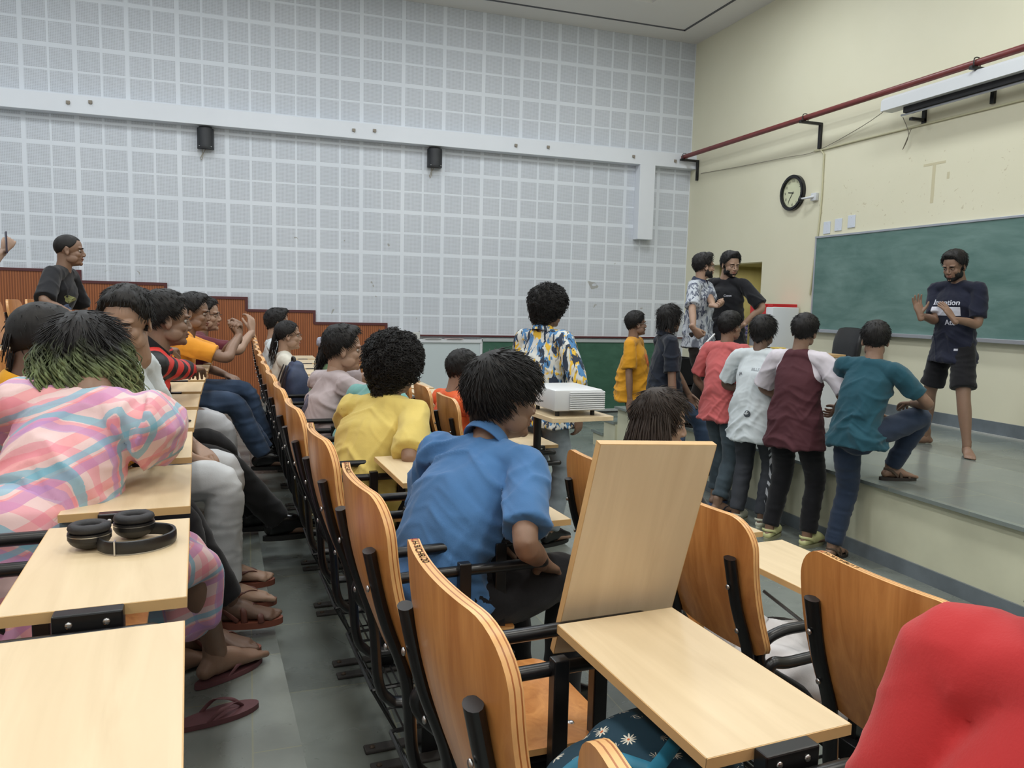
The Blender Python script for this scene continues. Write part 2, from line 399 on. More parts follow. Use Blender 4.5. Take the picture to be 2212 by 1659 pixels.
# ceiling lamps (housing + glowing diffuser)
EM, nt, bs = new_mat('lamp_diffuser'); bs.inputs['Emission Color'].default_value = (1, .98, .94, 1); bs.inputs['Emission Strength'].default_value = 2.5
lamp0 = None; ords = ['first', 'second', 'third', 'fourth']
for i, (x, y) in enumerate(LAMPS):
    if lamp0 is None:
        lamp0 = empty('ceiling_light', (x, y, 6.3)); g = Geo(); g.box((-.32, -.62, -.05), (.32, .62, 0), bev=.004); g.build('housing', WHITEM, lamp0, smooth=False)
        g = Geo(); g.box((-.28, -.58, -.054), (.28, .58, -.05)); g.build('diffuser', EM, lamp0, smooth=False); t = lamp0
    else: t = copy_tree(lamp0); t.location = (x, y, 6.3)
    tag(t, 'white rectangular ceiling light, %s line from the back wall, %s from the right wall' % (ords[i//4], ords[i % 4]), 'ceiling light', 'ceiling lights in the recessed tray')

# ------------------------------------------------------------------ wall fittings
BBL = (5.2-9.4, 8.27)
t = empty('blackboard', (WX-.03, 2.0, 1.5)); tag(t, 'long chalk-smeared green blackboard on the cream front wall', 'blackboard')
g = Geo(); g.box((-.0, -4.6, .01), (.025, 6.27, 1.17)); g.build('writing_surface', BBOARD, t, smooth=False)
g = Geo(); g.box((-.01, -4.62, 1.165), (.028, 6.29, 1.19), bev=.003); g.box((-.01, -4.62, .0), (.028, -4.59, 1.18), bev=.003); g.box((-.008, 6.262, .0), (.028, 6.285, 1.18), bev=.003); g.build('frame', ALU, t, smooth=False)
g = Geo(); g.box((-.06, -4.6, -.03), (.028, 6.28, .012), bev=.004); g.build('chalk_ledge', ALU, t, smooth=False)
g = Geo()
CH = simple('chalk_line', srgb(150, 172, 168), .9)
for (ya, za, yb, zb) in [(4.9, .82, 1.2, .86), (4.6, .62, 3.1, .66), (4.6, .52, 2.9, .55), (4.6, .40, 2.9, .40), (4.6, .12, 3.4, .10), (4.3, .62, 4.3, .15), (3.6, .9, 3.6, .3), (2.7, .85, 2.7, .4)]:
    g.sweep([(-.002, ya-2+.0, za), (-.002, (ya+yb)/2-2, (za+zb)/2+.004), (-.002, yb-2, zb)], .0022, n=4, cap='flat')
g.build('chalk_marks', CH, t)
def green_board():
    t = empty('green_board', (5.0, WY-.08, .03)); tag(t, 'low dark green board standing against the white perforated wall', 'board')
    g = Geo(); g.box((-1.60, 0, .04), (1.6, .03, 1.12)); g.build('writing_surface', GBOARD, t, smooth=False)
    g = Geo(); g.box((-1.62, -.015, 1.12), (1.62, .04, 1.17), bev=.004); g.box((-1.62, -.015, 0), (1.62, .04, .04), bev=.004); g.box((-1.64, -.015, 0), (-1.60, .04, 1.16), bev=.004); g.box((1.6, -.015, 0), (1.64, .04, 1.16), bev=.004)
    g.build('frame', simple('grey_board_frame', srgb(170, 176, 176), .5), t, smooth=False)
green_board()
WB = simple('whiteboard_surface', srgb(196, 206, 208), .3)
t = empty('whiteboard', (2.70, WY-.09, .03)); tag(t, 'plain white board with pale frame leaning beside the green board', 'whiteboard')
g = Geo(); g.box((-.66, 0, .02), (.66, .03, 1.1)); g.build('writing_surface', WB, t, smooth=False)
g = Geo(); g.box((-.68, -.02, 1.1), (.68, .06, 1.15), bev=.004); g.box((-.69, -.012, 0), (-.655, .035, 1.12), bev=.003); g.box((.655, -.012, 0), (.69, .035, 1.12), bev=.003); g.build('frame', WHITEM, t, smooth=False)
PAPER = simple('paper', srgb(214, 212, 208), .8, var=.04)
for i, (x, dz, lab) in enumerate(((2.62, 0, 'loose white paper sheet on the whiteboard top, nearer the wood panelling'), (2.95, .0, 'loose pinkish paper sheet on the whiteboard top, nearer the green board'))):
    g = Geo(); g.box((-.15, -.04, 0), (.15, .035, .004+.004*i), bev=.001); g.sweep([(-.12, -.03, .008), (0, -.035, .014), (.12, -.03, .009)], .03, .003, n=8)
    o = g.build('paper_sheet', PAPER if i == 0 else simple('pinkish_paper', srgb(206, 186, 184), .8), loc=(x, WY-.07, 1.182)); tag(o, lab, 'paper')
g = Geo(); g.box((-.14, -.045, 0), (.12, .03, .10), bev=.006); o = g.build('cardboard_box', simple('pale_box', srgb(200, 200, 196), .7), smooth=False, loc=(2.30, WY-.068, 1.182)); tag(o, 'small pale box standing on top of the whiteboard', 'box')
# speakers
def speaker(x, lab):
    t = empty('wall_speaker', (x, WY, 3.70)); tag(t, lab, 'speaker', 'black speakers under the wall beam')
    g = Geo(); pts = [(math.cos(a)*.105, -.06+math.sin(a)*-.10) for a in np.linspace(0, PI, 13)]+[(-.105, -.01), (.105, -.01)]
    g.prism([(p, q) for p, q in pts], 'z', 0, .26); g.build('cabinet', simple('speaker_black', (.010, .011, .013), .5), t, sharp=50)
    g = Geo(); g.prism([(p*1.02, q*1.02) for p, q in pts[1:12]], 'z', .012, .248); g.build('grille', simple('speaker_grille', (.016, .018, .022), .35, bmp=.4, bscale=400), t, sharp=50)
    for s in (-1, 1):
        g = Geo(); g.sphere((s*.07, -.13, .02), (.012, .01, .008)); g.build('badge' if s > 0 else 'screw', CHROME, t)
    g = Geo(); g.box((-.08, -.05, .262), (.08, -.005, .285)); g.build('bracket', BLACK, t, smooth=False)
    g = Geo(); tube(g, [(-.04, -.02, 0), (-.05, -.02, -.08), (-.07, -.02, -.12), (-.05, -.02, -.14), (-.03, -.02, -.05), (0, -.02, 0)], .004, 6); g.build('cable', simple('dirty_cable', srgb(150, 140, 120), .6), t)
speaker(-.51, 'small black wall speaker under the beam, the left one over the wood panelling')
speaker(2.62, 'small black wall speaker under the beam, the right one near the centre')
# beam screws / fixings
for i, (x, z) in enumerate(((-2.1, 4.11), (-1.85, 4.14), (1.43, 4.10), (1.72, 4.12), (3.83, 4.10), (4.35, 4.12), (5.8, 4.10), (6.55, 4.09))):
    g = Geo(); g.box((-.022, -.02, -.02), (.022, 0, .02), bev=.004); g.sweep([(0, -.015, -.01), (.01, -.03, -.035)], .005, n=6)
    o = g.build('cable_clip', simple('clip_grey', srgb(140, 132, 120), .6), loc=(x, WY-.17, z))
    tag(o, 'small grey fixing on the white wall beam, %s from the left' % (['first', 'second', 'third', 'fourth', 'fifth', 'sixth', 'seventh', 'last'][i]), 'fixing', 'fixings on the wall beam')
# pipe and its brackets
g = Geo(); g.sweep([(WX-.26, WY-.03, 4.16), (WX-.26, 5, 4.16), (WX-.26, Y0+.02, 4.16)], .034, n=16, cap='flat', sub=2)
o = g.build('red_pipe', PIPE); tag(o, 'long dark red pipe running along the cream front wall on brackets', 'pipe')
g0 = None
for i, y in enumerate((11.2, 8.34, 5.9, 2.6, -.6)):
    if g0 is None:
        g0 = Geo(); g0.box((-.34, -.02, -.07), (0, .02, -.036), bev=.004); g0.box((-.035, -.022, -.36), (0, .022, -.04), bev=.004)
        g0.sweep([(-.30, 0, -.05), (-.30, 0, .03), (-.26, 0, .05), (-.22, 0, .03), (-.22, 0, -.05)], .006, n=6); b0 = g0.build('pipe_bracket', BLACK, smooth=False); b = b0
    else: b = b0.copy(); COL.objects.link(b)
    b.location = (WX, y, 4.16)
    tag(b, ['black angle bracket under the red pipe beside the room corner', 'black angle bracket under the red pipe above the clock', 'black angle bracket under the red pipe behind the projection screen', 'black angle bracket under the red pipe beyond the right frame edge', 'black angle bracket under the red pipe, farthest right'][i], 'bracket', 'brackets of the red pipe')
# projection screen
t = empty('projection_screen', (WX-.2, 5.0, 4.0)); tag(t, 'white rolled-up projection screen casing hung below the red pipe', 'projection screen')
g = Geo(); g.prism([(-.10, -.05), (.06, -.05), (.06, .06), (.03, .09), (-.07, .09), (-.10, .06)], 'y', -2.6, 2.05); g.build('casing', WHITEM, t, smooth=False)
g = Geo(); g.prism([(-.03, -.11), (.03, -.11), (.03, -.04), (-.03, -.04)], 'y', -2.5, 1.80); g.build('rolled_screen', simple('screen_black', (.008, .008, .01), .6), t, smooth=False)
g = Geo(); g.sweep([(0, -2.5, -.125), (0, 1.85, -.125)], .012, n=8, cap='flat'); g.build('bottom_bar', ALU, t)
for y in (1.72, -2.2):
    g = Geo(); g.box((-.0, y-.02, -.20), (.2, y+.02, -.17)); g.box((.17, y-.02, -.22), (.2, y+.02, .16)); g.build('hanger', BLACK, t, smooth=False)
# conduit + wires on front wall
g = Geo(); tube(g, [(WX-.015, 8.35, 1.95), (WX-.015, 8.25, 3.0), (WX-.015, 8.25, 3.72), (WX-.015, 8.2, 3.78), (WX-.015, 5, 3.76), (WX-.015, -3, 3.72)], .011, 8)
o = g.build('wall_conduit', simple('cream_conduit', srgb(196, 192, 160), .5)); tag(o, 'thin cream cable conduit bending along the front wall above the blackboard', 'conduit')
g = Geo(); tube(g, [(WX-.01, 11.1, 3.9), (WX-.02, 10, 3.84), (WX-.02, 9, 3.80), (WX-.02, 8.4, 3.78), (WX-.05, 7.6, 3.92), (WX-.15, 7.05, 4.03)], .004, 5)
tube(g, [(WX-.05, 6.98, 3.9), (WX-.03, 6.9, 3.7), (WX-.03, 6.97, 3.55), (WX-.05, 6.85, 3.75)], .004, 5)
o = g.build('loose_wire', simple('wire_grey', srgb(130, 124, 110), .6)); tag(o, 'thin loose wire sagging along the front wall toward the screen', 'wire')
# clock
def clock():
    t = empty('wall_clock', (WX, 8.80, 3.305)); tag(t, 'round black-rimmed wall clock with pale dial on the cream wall', 'clock')
    M = Matrix.Rotation(rad(-90), 4, 'Y')   # local z -> -x
    def disc(G, r0, r1, x0, x1, n=48):
        v = []; f = []
        for i in range(n):
            a = 2*PI*i/n
            for (r, x) in ((r0, x0), (r1, x0), (r1, x1), (r0, x1)): v.append((-x, math.cos(a)*r, math.sin(a)*r))
        for i in range(n):
            k = (i+1) % n
            for j in range(4): f.append((i*4+j, i*4+(j+1) % 4, k*4+(j+1) % 4, k*4+j))
        G.add(v, f)
    g = Geo(); disc(g, .19, .235, .0, .045); disc(g, .195, .225, .03, .055); g.build('rim', simple('clock_rim', (.008, .008, .01), .25), t, sharp=30)
    g = Geo(); v = [(-.02, 0, 0)]+[(-.02, math.cos(a)*.2, math.sin(a)*.2) for a in np.linspace(0, 2*PI, 48, endpoint=False)]
    g.add(v, [(0, 1+(i+1) % 48, 1+i) for i in range(48)]); g.build('dial', simple('clock_dial', srgb(206, 208, 176), .5), t, smooth=False)
    INK = simple('clock_ink', (.02, .02, .02), .6)
    for i in range(1, 13):
        a = PI/2-2*PI*i/12; cu = bpy.data.curves.new('n', 'FONT'); cu.body = str(i); cu.size = .05; cu.align_x = 'CENTER'; cu.align_y = 'CENTER'
        o = bpy.data.objects.new('n', cu); COL.objects.link(o); me = bpy.data.meshes.new_from_object(o.evaluated_get(bpy.context.evaluated_depsgraph_get())); bpy.data.objects.remove(o)
        q = bpy.data.objects.new('numeral', me); COL.objects.link(q); me.materials.clear(); me.materials.append(INK); q.parent = t
        q.matrix_local = Matrix.Translation((-.0215, -math.cos(a)*.155, math.sin(a)*.155))@Matrix(((0, 0, -1, 0), (-1, 0, 0, 0), (0, 1, 0, 0), (0, 0, 0, 1)))
    for (name, ang, ln, wd) in (('hour_hand', 278, .09, .007), ('minute_hand', 215, .13, .005)):
        a = rad(90-ang); d = Vector((0, -math.cos(a), math.sin(a)))
        g = Geo(); g.sweep([Vector((-.024, 0, 0))-d*.02, Vector((-.024, 0, 0))+d*ln], wd, .001, side=(0, d.z, -d.y), n=6, cap='flat'); g.build(name, INK, t, smooth=False)
clock()
t = empty('wall_socket_lamp', (WX, 8.36, 3.20)); tag(t, 'small white wall fitting with a black tip beside the clock', 'wall fitting')
g = Geo(); g.box((-.05, -.05, -.05), (0, .05, .05), bev=.008); g.build('base', WHITEP, t)
g = Geo(); g.sweep([(-.05, 0, 0), (-.09, .08, -.01), (-.10, .15, -.01)], [.02, .014, .012], n=10); g.build('arm', WHITEP, t)
g = Geo(); g.sphere((-.10, .18, -.015), .03); g.build('tip', RUBBER, t)
for i, (y, z) in enumerate(((8.12, 2.79), (7.92, 2.81), (7.70, 2.83))):
    g = Geo(); g.box((-.012, -.06, -.075), (0, .06, .075), bev=.003)
    for s in (-1, 1): g.sphere((-.012, 0, .05*s), .005)
    o = g.build('switch_plate', simple('plate_white', srgb(206, 212, 222), .4), smooth=False, loc=(WX, y, z)); tag(o, ['pale square wall plate above the blackboard, the one nearest the clock', 'pale square wall plate above the blackboard, middle of three', 'pale square wall plate above the blackboard, right one of three'][i], 'wall plate', 'blank plates above the blackboard')
g = Geo(); g.box((-.03, -.09, -.06), (0, .09, .06), bev=.006)
for s in (-.04, .04): g.box((-.034, s-.02, -.03), (-.03, s+.02, .03), bev=.003)
o = g.build('power_socket', WHITEP, smooth=False, loc=(WX, 8.75, 1.56)); tag(o, 'white double power socket on the wall behind the stage table', 'power socket')
g = Geo(); g.box((-.002, -.02, -.2), (0, .02, .2)); g.box((-.002, -.14, .2), (0, .14, .225)); g.box((-.002, -.2, .03), (0, -.17, .1))
tag(g.build('tape_residue', simple('tape_beige', srgb(200, 192, 160), .7), smooth=False, loc=(WX, 6.55, 3.12)), 'faint beige tape residue in a T shape above the blackboard', 'tape')

# ------------------------------------------------------------------ lecture chairs with writing tablets
BH, BZ0, BW, BT = .385, .665, .23, .019      # backrest height, bottom, half width, thickness
def bw_at(z):                      # half width of the backrest at height z above its bottom
    w = BW-.012*(1-z/BH)
    rt, rb = .085, .045
    if z > BH-rt: q = z-(BH-rt); w -= rt-math.sqrt(max(rt*rt-q*q, 0))*1.0
    if z < rb: q = rb-z; w -= (rb-math.sqrt(max(rb*rb-q*q, 0)))*.8
    return max(w, .06)
def bx_at(y, z): return -.045+.085*(1-z/BH)-.02*math.sin(PI*z/BH)+.030*(y/BW)**2
def backrest():
    g = Geo(); zs = [BH*t for t in np.concatenate([np.linspace(0, .2, 6), np.linspace(.25, .6, 6), 1-.4*(1-np.sin(np.linspace(0, PI/2, 12)))])]
    nu = 19; F = []; B = []
    for z in zs:
        w = bw_at(z)
        for j in range(nu):
            y = w*(-1+2*j/(nu-1)); x = bx_at(y, z); F.append((x+BT, y, BZ0+z)); B.append((x, y, BZ0+z))
    nz = len(zs); f = []
    for i in range(nz-1):
        for j in range(nu-1): a = i*nu+j; f.append((a, a+1, a+nu+1, a+nu))
    g.add(F, f, 0); g.add(B, [q[::-1] for q in f], 0)
    loop = [j for j in range(nu)]+[i*nu+nu-1 for i in range(1, nz)]+[(nz-1)*nu+j for j in range(nu-2, -1, -1)]+[i*nu for i in range(nz-2, 0, -1)]
    F = np.array(F); B = np.array(B); K = 9; v = []; f = []; m = []
    for k in range(K+1):
        t = k/K
        for i in loop: v.append(B[i]*(1-t)+F[i]*t)
    n = len(loop)
    for k in range(K):
        for i in range(n): q = (i+1) % n; f.append((k*n+i, k*n+q, (k+1)*n+q, (k+1)*n+i)); m.append(1 if k % 2 == 0 else (2 if k in (3, 7) else 1))
    g.add(v, f, m); return g
def lettering(text):
    cu = bpy.data.curves.new('t', 'FONT'); cu.body = text; cu.size = .019; cu.align_y = 'CENTER'; cu.extrude = .0002
    o = bpy.data.objects.new('t', cu); COL.objects.link(o); me = bpy.data.meshes.new_from_object(o.evaluated_get(bpy.context.evaluated_depsgraph_get())); bpy.data.objects.remove(o)
    # lay along the plywood top edge, from the far rounded corner toward the middle
    path = []; 
    for z in BH*(1-.4*(1-np.sin(np.linspace(0, PI/2, 40)))): path.append((bw_at(z), z))
    for y in np.linspace(path[-1][0], -.1, 30)[1:]: path.append((y, BH))
    path = np.array(path); s = np.concatenate([[0], np.cumsum(np.linalg.norm(np.diff(path, axis=0), axis=1))])
    v = np.empty(len(me.vertices)*3); me.vertices.foreach_get('co', v); v = v.reshape(-1, 3); k = .155/max(v[:, 0].max(), .01)
    out = []
    for (a, b, c) in v:
        q = .150+a*k; y = np.interp(q, s, path[:, 0]); z = np.interp(q, s, path[:, 1])
        y2 = np.interp(q+.004, s, path[:, 0]); z2 = np.interp(q+.004, s, path[:, 1]); ty, tz = y2-y, z2-z; l = math.hypot(ty, tz)+1e-9
        out += [bx_at(y, z)+BT/2+b*.8, y+(tz/l)*.0008*1, BZ0+z+(-ty/l)*.0008]
    me.vertices.foreach_set('co', out); me.materials.clear(); me.materials.append(simple('red_marker', (.52, .05, .03), .6)); me.update()
    return me
def make_chair(raised=False):
    t = empty('lecture_chair', (0, 0, 0))
    backrest().build('backrest', [PLY, PLYL, PLYD], t, sharp=50)
    # seat
    g = Geo(); out = []
    for (x, y) in ((.15, -.20), (.545, -.205), (.545, .205), (.15, .20)):
        r = .05
        cx = x+(r if x < .3 else -r); cy = y+(r if y < 0 else -r); a0 = {(1, 1): 180, (0, 1): 270, (0, 0): 0, (1, 0): 90}[(int(x < .3), int(y < 0))]
        out += [(cx+r*math.cos(rad(a0+q)), cy+r*math.sin(rad(a0+q))) for q in (0, 22, 45, 67, 90)]
    n = len(out); v = []; f = []; m = []
    zt = lambda x, y: .462-.016*max(0, (x-.42)/.12)**2+.010*(y/.2)**2+(.012*max(0, (.22-x)/.07)**2)
    lay = [0, .33, .66, 1]
    ctr = (.345, 0)
    rings = [1.0, .75, .45]
    for zz in (1, 0):
        for r in rings:
            for (x, y) in out: X = ctr[0]+(x-ctr[0])*r; Y = ctr[1]+(y-ctr[1])*r; v.append((X, Y, zt(X, Y)-(.015 if zz == 0 else 0)))
        v.append((ctr[0], 0, zt(*ctr)-(.015 if zz == 0 else 0)))
    H = 3*n+1
    for q, flip in ((0, 0), (H, 1)):
        for r in range(2):
            for i in range(n): k = (i+1) % n; a = (q+r*n+i, q+r*n+k, q+(r+1)*n+k, q+(r+1)*n+i); f.append(a[::-1] if flip else a); m.append(0)
        for i in range(n): k = (i+1) % n; a = (q+2*n+i, q+2*n+k, q+3*n); f.append(a[::-1] if flip else a); m.append(0)
    for i in range(n): k = (i+1) % n; f.append((i, H+i, H+k, k)); m.append(1)
    g.add(v, f, m)
    for (x, y) in ((.24, -.12), (.24, .12), (.45, -.12), (.45, .12)): g.sphere((x, y, zt(x, y)), (.009, .009, .0035), 2, nu=10, nv=6)
    g.build('seat', [PLY, PLYL, CHROME], t, sharp=40)
    for s in (-1, 1):
        g = Geo(); y = s*.165
        g.sweep([(bx_at(y, .265)-.013, y, .938), (bx_at(y, .12)-.014, y, .80), (.045, y, .66), (.06, y, .50), (.085, y, .445), (.14, y, .428), (.40, y, .428)], .021, .013, side=(0, 1, 0), n=12, cap='flat', sub=5)
        for z in (.86, .735): g.sphere((bx_at(y, z-BZ0)-.027, y, z), (.004, .007, .007), 1, nu=10, nv=6)
        g.build('back_post', [BLACK, CHROME], t, sharp=35)
    g = Geo(); g.box((.30, -.31, .365), (.36, .31, .425), bev=.003); g.build('cross_beam', BLACK, t, smooth=False)
    g = Geo(); g.box((.295, -.03, .0), (.355, .03, .37), bev=.003); g.build('leg', BLACK, t, smooth=False)
    for s in (-1, 1):
        g = Geo(); g.box((.13, s*.052-.022, .0), (.50, s*.052+.022, .012), bev=.004); fb = g.build('floor_bracket', simple('scuffed_bracket', (.05, .045, .042), .5), t, smooth=False)
        g = Geo(); g.sphere((.155, s*.052, .012), (.010, .010, .006), nu=8, nv=5); g.build('bolt', simple('rusty_bolt', (.10, .07, .05), .5, .5), fb)
    # wire basket
    g = Geo()
    def wire(a, b, r=.0035): g.sweep([a, b], r, n=5, cap='flat', sub=1)
    yy = .20
    for x, z in ((.10, .335), (.42, .20), (.17, .20)): wire((x, -yy, z), (x, yy, z), .005)
    for s in (-1, 1):
        wire((.10, s*yy, .335), (.17, s*yy, .20), .005); wire((.17, s*yy, .20), (.42, s*yy, .20), .005); wire((.42, s*yy, .20), (.42, s*yy, .365), .005); wire((.10, s*yy, .335), (.42, s*yy, .345), .005)
    for i in range(1, 10): x = .17+.25*i/10; wire((x, -yy, .20), (x, yy, .20))
    for i in range(1, 4): x = .10+.07*i/4; z = .335-.135*i/4; wire((x, -yy, z), (x, yy, z))
    for y in (-.07, .07): wire((.10, y, .335), (.17, y, .20)); wire((.17, y, .20), (.42, y, .20))
    g.build('wire_basket', BLACK, t, smooth=False)
    # arm supports on the sitter's right
    for k, (y, dz, xb) in enumerate(((-.245, -.045, .06), (-.165, 0, .10))):
        g = Geo(); g.sweep([(.20+.10*k, y, .39), (.17+.1*k, y, .50), (xb, y, .62), (xb-.005, y, .685+dz*.3), (xb+.05, y, .712+dz), (.25, y, .716+dz), (.60, y, .716+dz)], .0155, n=10, cap='round', sub=5)
        g.build('arm_tube', BLACK, t)
    g = Geo(); g.box((.33, -.275, .40), (.365, -.245, .70), bev=.003); g.box((.47, -.19, .40), (.505, -.16, .72), bev=.003); g.box((.33, -.275, .39), (.505, -.16, .42), bev=.003); g.build('arm_strut', BLACK, t, smooth=False)
    # tablet (hinged at its right end)
    tx0, tx1, ty0, ty1 = .364, .652, -.115, .405
    def place(o):
        o.parent = t
        if raised:
            piv = Matrix.Translation((.5, ty0, .742)); o.matrix_local = Matrix.Translation((.03, -.01, -.10))@piv@Matrix.Rotation(rad(3), 4, 'Y')@Matrix.Rotation(rad(105), 4, 'X')@piv.inverted()
    g = Geo(); g.box((tx0, ty0, .732), (tx1, ty1, .752), 0, bev=.0015); 
    g2 = Geo(); 
    tb = Geo(); tb.box((tx0+.001, ty0+.001, .7324), (tx1-.001, ty1-.001, .7524), 0)
    e = .0008
    tb.box((tx0-e, ty0-e, .733), (tx1+e, ty0+.0015, .7518), 1); tb.box((tx0-e, ty1-.0015, .733), (tx1+e, ty1+e, .7518), 1); tb.box((tx0-e, ty0, .733), (tx0+.0015, ty1, .7518), 1); tb.box((tx1-.0015, ty0, .733), (tx1+e, ty1, .7518), 1)
    tab = tb.build('writing_tablet', [LAM, LAMEDGE], None, smooth=False); place(tab)
    g = Geo(); g.box((.45, ty0-.032, .718), (.555, ty0-.002, .754), bev=.003); 
    for x in (.475, .53): g.sphere((x, ty0-.033, .737), (.006, .003, .006), 1, nu=10, nv=6)
    g.build('hinge_bracket', [BLACK, CHROME], tab, smooth=False)
    return t
CH_A = make_chair(False); CH_R = make_chair(True)
used = {'n': False, 'r': False}
def dup_chair(raised=False):
    src = CH_R if raised else CH_A; k = 'r' if raised else 'n'
    if not used[k]: used[k] = True; return src
    return copy_tree(src)
ORD = ['first', 'second', 'third', 'fourth', 'fifth', 'sixth', 'seventh', 'eighth', 'ninth', 'tenth', 'eleventh', 'twelfth', 'thirteenth', 'fourteenth', 'fifteenth', 'sixteenth']
ROWS = {  # name: (x offset of row origin from the tier edge curve, floor z, first y, pitch, count)
 'left': (-.936, .465, .86, .632, 13), 'middle': (.082, .31, .415, .622, 15), 'lower right': (1.055, .155, .59, .622, 14), 'upper left': (-1.97, .62, 3.6, .63, 9), 'rear left': (-2.97, .775, 5.6, .63, 6)}
def yawof(y): return math.atan2(-(edge(y+.3)-edge(y-.3)), .6)
def seatpos(row, y): off, z, a, b, c = ROWS[row]; return (off+edge(y), y, z), yawof(y)
CHLAB = {('middle', 0): 'plywood lecture chair back cut off by the bottom frame edge, beside the daisy bag', ('middle', 1): 'nearest full plywood chair, carrying the daisy bag, red marker lettering on its edge',
 ('middle', 2): 'empty plywood chair with its writing tablet flipped up, left of the large desk', ('middle', 3): 'plywood chair under the person in the blue polo shirt', ('middle', 5): 'plywood chair under the curly-haired person in yellow',
 ('middle', 6): 'plywood chair of the person in teal, mostly hidden', ('middle', 7): 'plywood chair of the person in the printed grey t-shirt', ('lower right', 1): 'nearest plywood chair in the lower right row, in front of the red figure',
 ('lower right', 2): 'plywood chair with a crumpled white cloth on its seat', ('left', 0): 'chair whose large bare pale tablet fills the bottom left corner', ('left', 1): 'chair whose tablet carries the black headphones', ('left', 2): 'chair of the person in pink plaid, elbow on its tablet'}
CHAIRS = {}
for row, (off, z, y0, pitch, cnt) in ROWS.items():
    for i in range(cnt):
        if row == 'lower right' and i in (4, 5): continue      # gap where the projector stands
        y = y0+pitch*i; r = (row == 'middle' and i == 2); t = dup_chair(r); p, yw = seatpos(row, y)
        t.location = p; t.rotation_euler = (0, 0, yw); CHAIRS[(row, i)] = t
        tag(t, CHLAB.get((row, i), 'plywood lecture chair with tablet in the %s row, %s from the camera' % (row, ORD[i])), 'chair', 'tablet-arm lecture chairs in curved rows')
for key, txt in ((('middle', 1), 'NFE/LH-9/CHR/20'), (('middle', 2), 'NFE/LH-9/CHR/21'), (('middle', 3), 'NFE/LH-9/CHR/22'), (('lower right', 1), 'NFE/LH-9/CHR/17')):
    q = bpy.data.objects.new('marker_lettering', lettering(txt)); COL.objects.link(q); q.parent = CHAIRS[key]; q['label'] = 'red handwritten inventory lettering'

# ------------------------------------------------------------------ things lying around
def on_tablet(row, i, dx, dy): # world point on the tablet top of a chair, offsets from tablet centre
    t = CHAIRS[(row, i)]; a = t.rotation_euler[2]; lx, ly = .508+dx, .15+dy
    return (t.location[0]+lx*math.cos(a)-ly*math.sin(a), t.location[1]+lx*math.sin(a)+ly*math.cos(a), t.location[2]+.7526)
# headphones: cups face up, band lies on the desk
HP = simple('headphone_black', (.010, .010, .011), .38); PAD = simple('headphone_pad', (.014, .014, .017), .6, bmp=.2, bscale=120)
def headphones():
    p = (-.225, 1.755, .465+.7526); t = empty('headphones', p, rad(0)); tag(t, 'black over-ear headphones lying on the pale tablet behind the plaid dress', 'headphones')
    cups = [(-.088, -.012), (-.012, .045)]
    for (x, y) in cups:
        g = Geo(); 
        g.sphere((x, y, .024), (.040, .036, .024)); g.sweep([(x, y, .022), (x, y, .036)], .041, .037, side=(1, 0, 0), n=28, cap='flat'); c = g.build('ear_cup', HP, t, sharp=35)
        g = Geo(); g.sweep([(x, y, .0305), (x, y, .032)], .0418, .0378, side=(1, 0, 0), n=28, cap='flat'); g.build('silver_ring', CHROME, c)
        g = Geo(); n = 32; v = []; f = []; M = 10
        for i in range(n):
            a = 2*PI*i/n
            for j in range(M):
                b = 2*PI*j/M; R = 1.0
                v.append((x+math.cos(a)*(.030+.011*math.cos(b)), y+math.sin(a)*(.026+.011*math.cos(b)), .045+.010*math.sin(b)))
        for i in range(n):
            for j in range(M): f.append((i*M+j, ((i+1) % n)*M+j, ((i+1) % n)*M+(j+1) % M, i*M+(j+1) % M))
        g.add(v, f); g.build('ear_pad', PAD, c)
        g = Geo(); g.sweep([(x, y, .036), (x, y, .037)], .024, .021, side=(1, 0, 0), n=20, cap='flat'); g.build('ear_mesh', simple('ear_mesh', (.02, .02, .022), .9), c)
    band = [(-.065, -.045, .016), (-.045, -.068, .015), (-.010, -.078, .015), (.030, -.068, .015), (.060, -.040, .015), (.072, -.005, .015), (.062, .028, .016), (.035, .044, .017), (.016, .046, .018)]
    g = Geo(); g.sweep(band, .0045, .0135, side=[(0, 1, 0), (.5, .8, 0), (0, 1, 0), (-.4, .9, 0), (-.8, .6, 0), (-1, 0, 0), (-.8, -.6, 0), (-.3, -1, 0), (0, -1, 0)], n=12, p=3); g.build('headband', HP, t)
    g = Geo(); g.box((-.034, -.082, .002), (-.031, -.066, .030)); g.build('silver_joint', CHROME, t, smooth=False)
headphones()
g = Geo(); g.box((-.036, -.075, 0), (.036, .075, .009), bev=.004); t = g.build('smartphone', simple('phone_black', (.008, .008, .01), .15), loc=tuple(on_tablet('left', 4, .05, -.10))); t.rotation_euler = (0, 0, rad(60))
tag(t, 'black smartphone lying on a pale tablet in the left row, beyond the pink plaid sleeve', 'phone')
